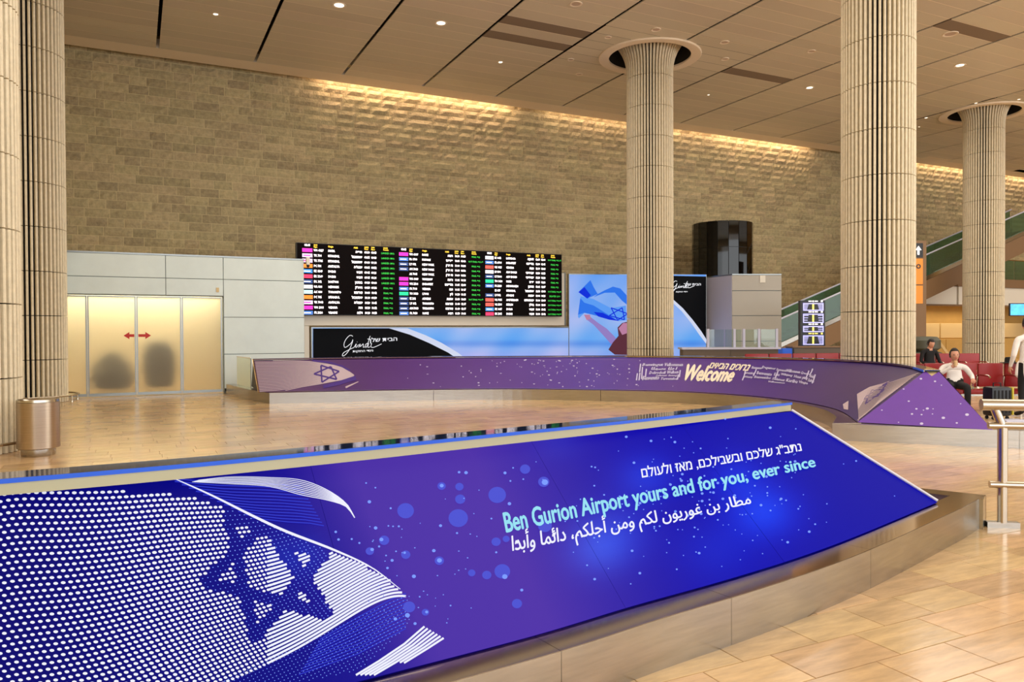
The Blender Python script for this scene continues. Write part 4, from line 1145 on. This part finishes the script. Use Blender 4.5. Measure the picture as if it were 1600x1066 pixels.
# ------------------------------------------------------------------ ESCALATOR, GALLERY, SHOP
EY = 22.3
esc = thing('escalator', 'long escalator with green glass sides climbing to the right behind the columns', 'escalator', (27, EY+.6, 0))
def ep(px, py, Y=EY): p = PY(px, py, Y); return (p.x, p.z)
xA_, zA_ = ep(1205, 505); xB_, zB_ = ep(1620, 322)
def railz(x): return zA_+(zB_-zA_)*(x-xA_)/(xB_-xA_)
slope = (zB_-zA_)/(xB_-xA_)
def para(x0, x1, lo, hi, Y0, Y1, name, material):
    q = [(x0, railz(x0)+lo), (x1, railz(x1)+lo), (x1, railz(x1)+hi), (x0, railz(x0)+hi)]
    V = [Vector((x, Y0, z)) for x, z in q]+[Vector((x, Y1, z)) for x, z in q]
    return MB().add(V, [(0,1,2,3),(7,6,5,4),(0,4,5,1),(1,5,6,2),(2,6,7,3),(3,7,4,0)]).build(name, material, esc)
x = xA_+.3
for Y in (EY, EY+1.2):
    x = xA_
    while x < xB_-.2:
        x2 = min(x+1.9, xB_); para(x+.01, x2-.01, -.92, -.03, Y, Y+.015, 'glass_side', 'glass_green'); x = x2
    MB().tube([(xA_,Y+.007,railz(xA_)),(xB_,Y+.007,railz(xB_))], .035, 8).build('handrail', M['lilac_box'], esc)
    para(xA_, xB_, -1.1, -.92, Y-.05, Y+.07, 'skirt', 'steel')
para(xA_, xB_, -1.95, -1.12, EY-.04, EY+1.3, 'truss', 'tan_beam')
n_st = 34
for k in range(n_st):
    x_ = xA_+.4+k*(xB_-xA_-.6)/n_st; z_ = railz(x_)-.98
    MB().box((x_,EY+.1,z_-.14),(x_+.4,EY+1.15,z_), .01).build('step', 'alu', esc)
fix(esc)
# upper gallery slab beyond the escalator head
GZ = 3.68
gal = slab('trim_2', (35.2, 23.5, 3.65), (XR, 26.6, 4.06), 'tan_beam')
gb = thing('gallery_balustrade', 'glass balustrade along the upper gallery edge at the right', 'balustrade', (45, 23.72, GZ+.38))
for k in range(9):
    x_ = 36+k*2.0; MB().box((x_+.02,23.72,GZ+.4),(x_+1.96,23.74,GZ+1.35)).build('glass_pane', 'glass_green', gb)
MB().tube([(36,23.73,GZ+1.38),(54,23.73,GZ+1.38)], .03, 8).build('handrail', 'steel_pipe', gb)
fix(gb)
slab('trim_3', (33.0, 23.68, 2.78), (35.4, 23.9, 3.64), 'white_fascia'); 
slab('trim_4', (35.42, 23.6, 2.78), (XR, 23.85, 3.64), 'white_fascia')
slab('trim_5', (32.6, 23.6, 2.7), (XR, 23.92, 2.78), 'tan_beam')
slab('wall_shop', (33.2, 26.6, 0), (XR, 26.75, 3.65), 'yellow_wall')
slab('trim_6', (33.2, 23.92, 3.55), (XR, 26.6, 3.64), 'white_fascia')
shp = thing('shop_counter', 'cream shop counter with pale upper panels under a warm spot', 'counter', (39, 25, 0))
for x_ in (34.6, 37.0, 39.4, 41.8):
    MB().box((x_,25.6,1.15),(x_+2.3,25.75,1.9), .01).build('upper_panel', 'cream_box', shp)
    MB().box((x_,25.3,0),(x_+2.36,25.6,1.08), .01).build('counter_front', 'yellow_wall', shp)
for x_ in (36.2, 38.3):
    V = [Vector((x_,25.28,1.05)),Vector((x_+.25,25.28,1.05)),Vector((x_+1.3,25.28,.1)),Vector((x_+1.05,25.28,.1))]
    MB().add(V+[v+Vector((0,.02,0)) for v in V], [(0,1,2,3),(7,6,5,4),(0,4,5,1),(1,5,6,2),(2,6,7,3),(3,7,4,0)]).build('light_strip', 'cream_box', shp)
fix(shp)
tv = thing('blue_screen', 'small bright blue screen hanging at the right edge under the gallery', 'screen', W(.66*27, 27, 2.3)[:], -YAW)
MB().box((-.35,-.03,-.25),(1.2,.03,.2), .01).build('case', 'black', tv)
MB().box((-.32,-.035,-.22),(1.17,-.031,.17)).build('display_face', mat('screen_blue', (70,170,250), .4, emit=1., noise=.5, nscale=4), tv)
MB().tube([(.4,0,.2),(.4,0,1.3)], .02, 8).build('hanging_rod', 'black', tv)
sg = thing('direction_sign', 'narrow orange and black wayfinding sign right of the widest column', 'sign', W(.5285*30, 30)[:], -YAW)
MB().box((-.5,-.04,0),(.3,.04,5.05)).build('sign_post', 'tan_beam', sg)
MB().box((-.42,-.06,4.4),(.16,-.041,4.95)).build('arrow_plate', 'black', sg)
MB().add([(-.02,-.065,4.85),(.1,-.065,4.68),(.02,-.065,4.68),(.02,-.065,4.5),(-.06,-.065,4.5),(-.06,-.065,4.68),(-.14,-.065,4.68)], [(0,1,2,3,4,5,6)]).build('arrow_mark', mW, sg)
orange = mat('sign_orange', (224,140,40), .5, emit=.15)
for z0, z1 in ((2.6,3.3),(3.35,4.35)): MB().box((-.42,-.06,z0),(.16,-.041,z1), .005).build('orange_plate', orange, sg)
rm_ = MB().lathe([(.09,0),(.09,.01),(.05,.01),(.05,0)], 16, (0,0,0)).build('round_mark', 'black', sg)
rm_.data.transform(Matrix.Translation((-.02,-.066,4.05)) @ Matrix.Rotation(pi/2,4,'X'))

# ------------------------------------------------------------------ SEATS
def bench(label, la, za, lb, zb_, n, grp, first=None):
    a = W(la, za); b = W(lb, zb_); d = (b-a); L = d.length; rz = math.atan2(d.y, d.x)
    t = thing('seat_row', label, 'bench', a[:], rz, grp); w_ = L/n
    for i in range(n):
        x_ = i*w_
        MB().box((x_+.02,-.5,.34),(x_+w_-.02,-.02,.42), .025).build('seat_pad', 'redseat', t, True)
        bm_ = MB().box((x_+.02,-.02,.45),(x_+w_-.02,.05,.92), .02); o = bm_.build('backrest', 'redseat', t, True)
    for i in range(n+1):
        x_ = min(max(i*w_, .03), L-.03)
        MB().tube([(x_,.02,.46),(x_,0,.66),(x_,-.06,.69),(x_,-.38,.69),(x_,-.44,.66)], .018, 8).build('armrest', 'steel_pipe', t, True)
    for x_ in (.35, L-.35):
        MB().tube([(x_,-.25,.33),(x_,-.25,.04)], .025, 8).box((x_-.03,-.5,0),(x_+.03,.06,.04)).build('leg', 'steel_pipe', t, True)
    MB().box((.03,-.3,.29),(L-.03,-.2,.34)).build('beam', 'steel', t)
    return t
b1 = bench('red seat row where the man in white sits drinking', 8.2, 15.3, 10.3, 15.25, 4, 'rows of red seats')
b2 = bench('red seat row behind the man in white where the man in black sits', 10.6, 21.5, 13.1, 21.5, 4, 'rows of red seats')
b3 = bench('long red seat row left of the widest column behind the purple barrier', 6.6, 21.8, 10.2, 22.4, 5, 'rows of red seats')
pod = thing('round_armchair', 'dark grey rounded high-back armchair behind the man in black', 'armchair', W(13.0, 24.3)[:], -YAW)
MB().lathe([(0,.9),(.36,.9),(.5,1.0),(.5,1.25),(.4,1.36),(0,1.38)], 28).box((-.45,-.4,.3),(.45,.4,.9), .12).build('shell', mat('grey_vinyl', (74,74,58), .5), pod, True)
MB().lathe([(0,0),(.35,0),(.3,.3),(0,.3)], 20).build('base', 'black', pod)

# ------------------------------------------------------------------ PEOPLE
def skin_body(name, J, parent_, mats, root='pelvis', seglab=None, sub=2):
    """J: name -> (parent, (x,y,z), radius, material index)"""
    names = list(J); idx = {n: i for i, n in enumerate(names)}
    me = bpy.data.meshes.new(name); me.from_pydata([J[n][1] for n in names], [(idx[J[n][0]], idx[n]) for n in names if J[n][0]], [])
    o = bpy.data.objects.new(name, me); C.objects.link(o)
    md = o.modifiers.new('Skin', 'SKIN'); md.use_smooth_shade = True; md.branch_smoothing = .3
    sv = me.skin_vertices[0].data if me.skin_vertices else None
    if sv is None:
        bpy.context.view_layer.objects.active = o; 
    for n in names:
        r_ = J[n][2]; r_ = (r_, r_) if not isinstance(r_, tuple) else r_
        sv[idx[n]].radius = r_; sv[idx[n]].use_root = (n == root)
    ss = o.modifiers.new('Sub', 'SUBSURF'); ss.levels = sub; ss.render_levels = sub
    bpy.context.view_layer.update()
    me2 = bpy.data.meshes.new_from_object(o.evaluated_get(bpy.context.evaluated_depsgraph_get())); bpy.data.objects.remove(o)
    me2.name = name; me2.materials.clear()
    for m_ in mats: me2.materials.append(M[m_])
    segs = [(Vector(J[J[n][0]][1]), Vector(J[n][1]), J[n][3]) for n in names if J[n][0]]
    for p in me2.polygons:
        c = p.center; best = 9; bi = 0
        for a, b_, mi in segs:
            d_ = b_-a; t_ = max(0, min(1, (c-a).dot(d_)/max(d_.length_squared, 1e-9))); ds = (c-a-d_*t_).length
            if ds < best: best = ds; bi = mi
        p.material_index = bi
    me2.shade_smooth()
    o = bpy.data.objects.new(name, me2); link(o, parent_); return o
def hand(J, side, wrist, d, up, mi, curl=.5, s=1.):
    """palm and five fingers; d = direction of the hand, up = palm's back"""
    d = Vector(d).normalized(); up = Vector(up).normalized(); w_ = d.cross(up).normalized()*(1 if side == 'r' else -1)
    wr = Vector(wrist); J[side+'palm'] = (side+'wrist', tuple(wr+d*.055*s), (.034*s,.02*s), mi)
    for k, (of_, ln) in enumerate(((-.03,.065),(-.01,.078),(.01,.072),(.028,.055))):
        a = wr+d*.09*s+w_*of_*s; b = a+(d*cos(curl)-up*sin(curl))*ln*.55*s; c = b+(d*cos(curl*2.2)-up*sin(curl*2.2))*ln*.5*s
        J[side+'f%da'%k] = (side+'palm', tuple(a), .0105*s, mi); J[side+'f%db'%k] = (side+'f%da'%k, tuple(b), .009*s, mi); J[side+'f%dc'%k] = (side+'f%db'%k, tuple(c), .0075*s, mi)
    a = wr+d*.04*s-w_*.035*s-up*.01*s; b = a+(d*.7-w_*.5-up*.4).normalized()*.04*s
    J[side+'ta'] = (side+'palm', tuple(a), .012*s, mi); J[side+'tb'] = (side+'ta', tuple(b), .009*s, mi)
def head_parts(root, c, yaw, pitch_, hairfull=True, hair='hair'):
    """head with face at c (centre of skull), turned"""
    R_ = Matrix.Translation(c) @ Matrix.Rotation(yaw,4,'Z') @ Matrix.Rotation(pitch_,4,'X')
    bm = bmesh.new(); bmesh.ops.create_uvsphere(bm, u_segments=28, v_segments=20, radius=1)
    for v in bm.verts:
        x, y, z = v.co; y *= .098; x *= .076*(1-.22*max(0,-z)); zz = z*.122
        if y < -.04: 
            nose = math.exp(-((x/.014)**2+((zz+.018)/.026)**2)); y -= .022*nose
            eye = math.exp(-(((abs(x)-.032)/.014)**2+((zz-.008)/.011)**2)); y += .012*eye
            y -= .007*math.exp(-((x/.03)**2+((zz+.058)/.01)**2)); y -= .01*math.exp(-((x/.03)**2+((zz+.095)/.02)**2))
            y -= .006*math.exp(-((zz-.026)/.01)**2)
        v.co = (x, y, zz)
    for s_ in (-1, 1):
        r_ = bmesh.ops.create_uvsphere(bm, u_segments=8, v_segments=6, radius=1)
        for v in r_['verts']: v.co = Vector((s_*.078+v.co.x*.01, .01+v.co.y*.018, -.008+v.co.z*.03))
    bm.transform(R_); me = bpy.data.meshes.new('head'); bm.to_mesh(me); bm.free(); me.materials.append(M['skin']); me.shade_smooth()
    hd = bpy.data.objects.new('head', me); link(hd, root)
    for s_ in (-1, 1):
        bm = bmesh.new(); bmesh.ops.create_uvsphere(bm, u_segments=8, v_segments=6, radius=.009); bm.transform(R_ @ Matrix.Translation((s_*.032,-.084,.006)))
        me = bpy.data.meshes.new('eye'); bm.to_mesh(me); bm.free(); me.materials.append(M['hair']); o = bpy.data.objects.new('eye', me); link(o, hd)
    bm = bmesh.new(); bmesh.ops.create_cube(bm, size=1)
    for v in bm.verts: v.co = Vector((v.co.x*.04, -.098+v.co.y*.008, -.058+v.co.z*.009))
    bm.transform(R_); me = bpy.data.meshes.new('mouth'); bm.to_mesh(me); bm.free(); me.materials.append(M['red']); o = bpy.data.objects.new('mouth', me); link(o, hd)
    bm = bmesh.new(); bmesh.ops.create_uvsphere(bm, u_segments=28, v_segments=18, radius=1)
    rr_ = random.Random(5)
    for v in bm.verts:
        x, y, z = v.co; zz = z; k = 1.08+rr_.random()*.05
        face = y < -.25 and z < .55
        if face or z < -.45: k = .78
        v.co = (x*.08*k, y*.103*k+.006, z*.125*k+.008)
    bm.transform(R_); me = bpy.data.meshes.new('hair'); bm.to_mesh(me); bm.free(); me.materials.append(M[hair]); me.shade_smooth(); o = bpy.data.objects.new('hair', me); link(o, root)
    return R_
# figures face -Y in their own frame
def sitting(label, loc, rz, top, lean=0., lh=None, rh=None, head_yaw=0., head_pitch=0., headfwd=.0, elbows=None):
    t = thing('person', label, 'person', loc, rz)
    J = {'pelvis':(None,(0,-.18,.545),(.16,.12),1),'waist':('pelvis',(0,-.15-lean*.2,.74),(.145,.105),0),'chest':('waist',(0,-.14-lean*.6,.92),(.17,.11),0),
         'collar':('chest',(0,-.13-lean*.85,1.03),(.115,.08),0),'neck':('collar',(0,-.14-lean,1.10),.052,2),'skull':('neck',(0,-.15-lean-headfwd*.5,1.17),.05,2)}
    for s_, S_ in ((-1,'l'),(1,'r')):
        J[S_+'hip'] = ('pelvis',(s_*.1,-.24,.54),.09,1); J[S_+'knee'] = (S_+'hip',(s_*.15,-.62,.54),.066,1); J[S_+'ankle'] = (S_+'knee',(s_*.15,-.68,.1),.045,1)
        J[S_+'toe'] = (S_+'ankle',(s_*.17,-.86,.045),.038,1)
        sh = (s_*.19,-.13-lean*.8,.985); J[S_+'shoulder'] = ('collar',sh,.062,0)
        el, wr = (elbows or {}).get(S_, ((s_*.27,-.16-lean,.72),(s_*.2,-.42,.66)))
        J[S_+'elbow'] = (S_+'shoulder',el,.047,0); J[S_+'wrist'] = (S_+'elbow',wr,.032,0)
        d_ = Vector(wr)-Vector(el); d_.normalize(); hd_ = (lh if S_ == 'l' else rh) or (d_, (0,0,1))
        hand(J, S_, wr, hd_[0], hd_[1], 2, .6)
    return t, J
# man in white drinking
p1 = W(8.57, 14.92); t, J = sitting('man in a white shirt sitting on red seats drinking from a cup', (p1.x, p1.y, -.02), -YAW-radians(22), 0,
    elbows={'r':((.30,-.14,.76),(.27,-.40,.70)), 'l':((-.27,-.22,.80),(-.07,-.34,1.0))}, lh=((.35,-.1,.5),(-.2,-.8,.2)))
DR = .12
for k_ in list(J):   # he slouches: everything above the hips sits lower
    if not any(w_ in k_ for w_ in ('pelvis','hip','knee','ankle','toe')):
        a_ = J[k_]; x_, y_, z_ = a_[1]; J[k_] = (a_[0], (x_, y_, z_-DR*min(1, max(0, (z_-.56)/.5))), a_[2], a_[3])
skin_body('body', J, t, ['shirt','blackcloth','skin'])
head_parts(t, Vector((0,-.17,1.235-DR)), radians(8), radians(-4))
MB().lathe([(0,0),(.028,0),(.036,.1),(.033,.1),(.027,.005),(0,.005)], 16, (-.01,-.37,1.03-.11)).build('held_cup', mat('milky_drink', (225,190,140), .4), t, True)
# man in black
p2 = W(11.35, 21.1); t, J = sitting('man in black bending his head on the rear red seats', p2[:], -YAW+radians(6), 0, lean=.06, headfwd=.06)
skin_body('body', J, t, ['blackcloth','blackcloth','skin'])
head_parts(t, Vector((0,-.25,1.20)), radians(0), radians(22))
# seated, leaning, white sleeve
p3 = W(9.93, 15.0); t, J = sitting('person in white shirt sitting leaning forward behind the suitcase', (p3.x, p3.y, -.04), -YAW+radians(5), 0, lean=.12,
    elbows={'l':((-.3,-.30,.74),(-.22,-.55,.62)), 'r':((.28,-.32,.72),(.15,-.55,.64))})
skin_body('body', J, t, ['shirt','blackcloth','skin'])
head_parts(t, Vector((0,-.34,1.2)), 0, radians(25))
# standing, back to camera, right edge
t = thing('person', 'person standing at the right edge seen from behind in white shirt and black trousers', 'person', W(9.34, 13.9)[:], radians(180-26))
J = {'pelvis':(None,(0,0,.95),(.15,.11),1),'waist':('pelvis',(0,0,1.1),(.145,.105),0),'chest':('waist',(0,0,1.3),(.17,.12),0),'collar':('chest',(0,0,1.45),(.11,.08),0),'neck':('collar',(0,0,1.53),.055,2),'skull':('neck',(0,-.02,1.6),.05,2)}
for s_, S_ in ((-1,'l'),(1,'r')):
    J[S_+'hip'] = ('pelvis',(s_*.09,0,.86),.09,1); J[S_+'knee'] = (S_+'hip',(s_*.11,-.01,.49),.062,1); J[S_+'ankle'] = (S_+'knee',(s_*.12,.02,.09),.043,1); J[S_+'toe'] = (S_+'ankle',(s_*.14,-.15,.04),.036,1)
    J[S_+'shoulder'] = ('collar',(s_*.19,0,1.41),.062,0); J[S_+'elbow'] = (S_+'shoulder',(s_*.27,.02,1.13),.048,0); J[S_+'wrist'] = (S_+'elbow',(s_*.24,-.12,.92),.032,0)
    hand(J, S_, J[S_+'wrist'][1], (0,-.3,-1), (s_,0,0), 2, .4)
skin_body('body', J, t, ['shirt','blackcloth','skin'])
head_parts(t, Vector((0,-.02,1.68)), 0, 0)
MB().tube([(.12,.12,1.0),(.14,.14,.8),(.13,.15,.6)], .006, 6).tube([(.16,.12,1.0),(.17,.14,.82),(.15,.15,.66)], .006, 6).build('white_tassel', 'shirt', t)

# suitcase
sc_ = thing('suitcase', 'upright black suitcase with a yellow stripe before the red seats', 'suitcase', W(8.6, 13.6)[:], -YAW+.1)
MB().box((-.2,-.13,.06),(.18,.13,.58), .05).build('shell', 'black', sc_, True)
MB().box((.19,-.12,.08),(.225,.12,.57), .02).build('yellow_stripe', mat('yellow_band', (205,190,50), .5), sc_, True)
for x_ in (-.14, .12):
    for y_ in (-.08, .08): MB().tube([(x_,y_-.012,.03),(x_,y_+.012,.03)], .03, 12).build('wheel', 'blackcloth', sc_, True)
MB().tube([(-.08,0,.57),(-.08,0,.64),(.06,0,.64),(.06,0,.57)], .012, 8).build('handle', 'black', sc_, True)
for k in range(5): MB().box((-.16+k*.07,-.137,.12),(-.13+k*.07,-.129,.52), .003).build('groove_rib', 'blackcloth', sc_)
# hat
ht = MB().lathe([(0,.12),(.075,.115),(.09,.09),(.095,.02),(.1,.012),(.17,.008),(.175,0),(0,0)], 28).build('felt_hat', 'blackcloth', None, True)
ht.location = W(9.92, 15.30, .921); ht.rotation_euler = (.0,.0,.3); tag(ht, 'black felt hat resting on top of the red backrest', 'hat')
bt = MB().lathe([(0,0),(.03,0),(.032,.02),(.032,.13),(.014,.17),(.014,.19),(0,.19)], 16).build('water_bottle', 'glass', None, True); bt.location = W(9.0, 15.02, .422)
tag(bt, 'clear plastic water bottle on the red seat pad beside the man in white', 'bottle')
cpb = MB().lathe([(.0,.19),(.016,.19),(.016,.21),(0,.21)], 12).build('bottle_cap', 'white_fascia', bt, True)
bg = MB().box((-.2,-.11,0),(.2,.11,.06), .025).build('paper_bag', 'lilac_box', None, True); bg.location = W(8.5, 13.05); bg.rotation_euler = (0,0,-.3)
tag(bg, 'flat pale paper bag lying on the floor beyond the steel handrail', 'bag')

# ------------------------------------------------------------------ STEEL BIN
bin_ = thing('litter_bin', 'round brushed steel litter bin in front of the leftmost column', 'bin', PH(60.5, 711, 0)[:])
MB().lathe([(0,.1),(.245,.1),(.25,.105),(.25,.7),(.245,.705),(.21,.705),(.2,.69),(.2,.3),(0,.3)], 48).build('drum', mat('bin_steel', (190,172,150), .3, 1., noise=.08, nscale=3, stretch=(1,1,20)), bin_, True)
MB().lathe([(0,0),(.195,0),(.2,.01),(.2,.09),(.19,.1),(0,.1)], 48).build('foot_ring', 'steel', bin_, True)
MB().lathe([(.2,.69),(.235,.73),(.245,.735),(.25,.705)], 48).build('rim', 'steel_pipe', bin_, True)

# ------------------------------------------------------------------ FOREGROUND HANDRAIL
fp = PH(1566, 824, 0); zq = PXL(fp)[2]
hr_ = thing('steel_handrail', 'tubular steel handrail standing at the right edge beside the near curb', 'handrail', fp[:])
def hp(px, py, dz=0.): d = ray(px, py); return EYE+d*((zq+dz)/d.dot(FW))
def rel(v): return v-fp
base_c = Vector((0,0,0)); rx = Vector((cos(-YAW-.28), sin(-YAW-.28), 0))
plv = [rel(hp(1538,822)), rel(hp(1588,829))]; bd = Vector((plv[1].x-plv[0].x, plv[1].y-plv[0].y, 0)); 
bdn = Vector((RT.x, RT.y, 0)).normalized()*.97+Vector((FW.x,FW.y,0)).normalized()*-.18; bdn.normalize(); pr = Vector((-bdn.y, bdn.x, 0))
q = [bdn*-.12-pr*.03, bdn*.12-pr*.03, bdn*.12+pr*.03, bdn*-.12+pr*.03]
MB().prism(q, 0, .045).build('base_plate', 'steel', hr_)
kn = rel(hp(1563, 668)); tp_ = rel(hp(1549, 634)); b0 = Vector((0,0,.04))
kn2 = Vector((0,0,kn.z))
MB().tube([b0, kn2, ], .037, 20).build('post', 'steel_pipe', hr_, True)
topc = tp_-kn+kn2; topz = topc.z
MB().tube([kn2-Vector((0,0,.005)), topc], .034, 20).build('bent_post_head', 'steel_pipe', hr_, True)
def runr(px0, py0, px1, py1, r_, name, ext=2.2):
    a = rel(hp(px0, py0)); b = rel(hp(px1, py1)); b = a+(b-a)*1.0; d_ = (b-a).normalized()
    dd_ = bdn; a2 = a; e_ = a+Vector((dd_.x, dd_.y, 0))*ext
    MB().tube([a2, e_], r_, 20).build(name, 'steel_pipe', hr_, True)
runr(1533, 632.5, 1600, 637, .046, 'top_rail')
runr(1544, 665, 1600, 668, .028, 'middle_rail'); runr(1546, 757, 1600, 760, .028, 'lower_rail')
MB().tube([Vector((0,0,kn.z))+bdn*1.95+Vector((0,0,-kn.z+.04)), Vector((0,0,kn.z))+bdn*1.95], .037, 20).build('post', 'steel_pipe', hr_, True)
MB().prism([p+bdn*1.95 for p in q], 0, .045).build('base_plate', 'steel', hr_)

# ------------------------------------------------------------------ CEILING LIGHTS
lit = mat('lamp_on', (255,250,225), .5, emit=3.0); unl = mat('lamp_off', (205,180,160), .3)
DL = [(530,8,1,.17,'large lit downlight near the top edge, left of centre'),(689,36,1,.16,'lit downlight in the second ceiling bay from the centre, near the top'),
 (337,22,1,.08,'small lit spot at the upper left of the ceiling'),(782,97,1,.08,'small lit spot left of the flaring column top'),
 (1025,46,0,.13,'unlit spot just above the flaring column ring'),(950,58,0,.10,'unlit small spot upper left of the flaring column ring'),(892,93,0,.10,'unlit spot left of the flaring column ring, upper of two'),
 (905,116,0,.11,'unlit spot left of the flaring column ring, lower of two'),(900,6,0,.16,'square-looking unlit fitting at the top edge above centre'),(1500,102,1,.16,'lit downlight right of the widest column'),
 (1265,137,1,.14,'lit downlight between the two right-hand columns, left of the widest'),(1132,66,0,.13,'unlit fitting right of the flaring column ring, upper of two'),(1133,92,0,.12,'unlit fitting right of the flaring column ring, lower of two'),
 (1107,148,1,.05,'tiny lit spot near the wall right of the flaring column'),(1268,80,0,.12,'unlit fitting at the left side of the widest column top'),(1485,53,0,.2,'rectangular grey air grille right of the widest column top'),
 (1447,184,1,.07,'tiny lit spot left of the right-hand column ring'),(1525,161,1,.06,'tiny lit spot above the right-hand column ring, left one'),(1592,155,1,.06,'tiny lit spot above the right-hand column ring, right one'),(1436,198,1,.05,'tiny lit spot beside the widest column edge')]
for px, py, on, r_, lb in DL:
    p = PH(px, py, HC); t = thing('ceiling_light', lb, 'ceiling light', (p.x, p.y, HC))
    MB().lathe([(r_*.78,-.004),(r_*1.1,-.018),(r_*1.15,-.002),(r_*1.15,.01),(r_*.78,.01)], 24, closed_profile=True).build('trim_ring', 'margin', t, True)
    MB().lathe([(0,-.006),(r_*.8,-.006)], 24).build('lens', lit if on else unl, t)
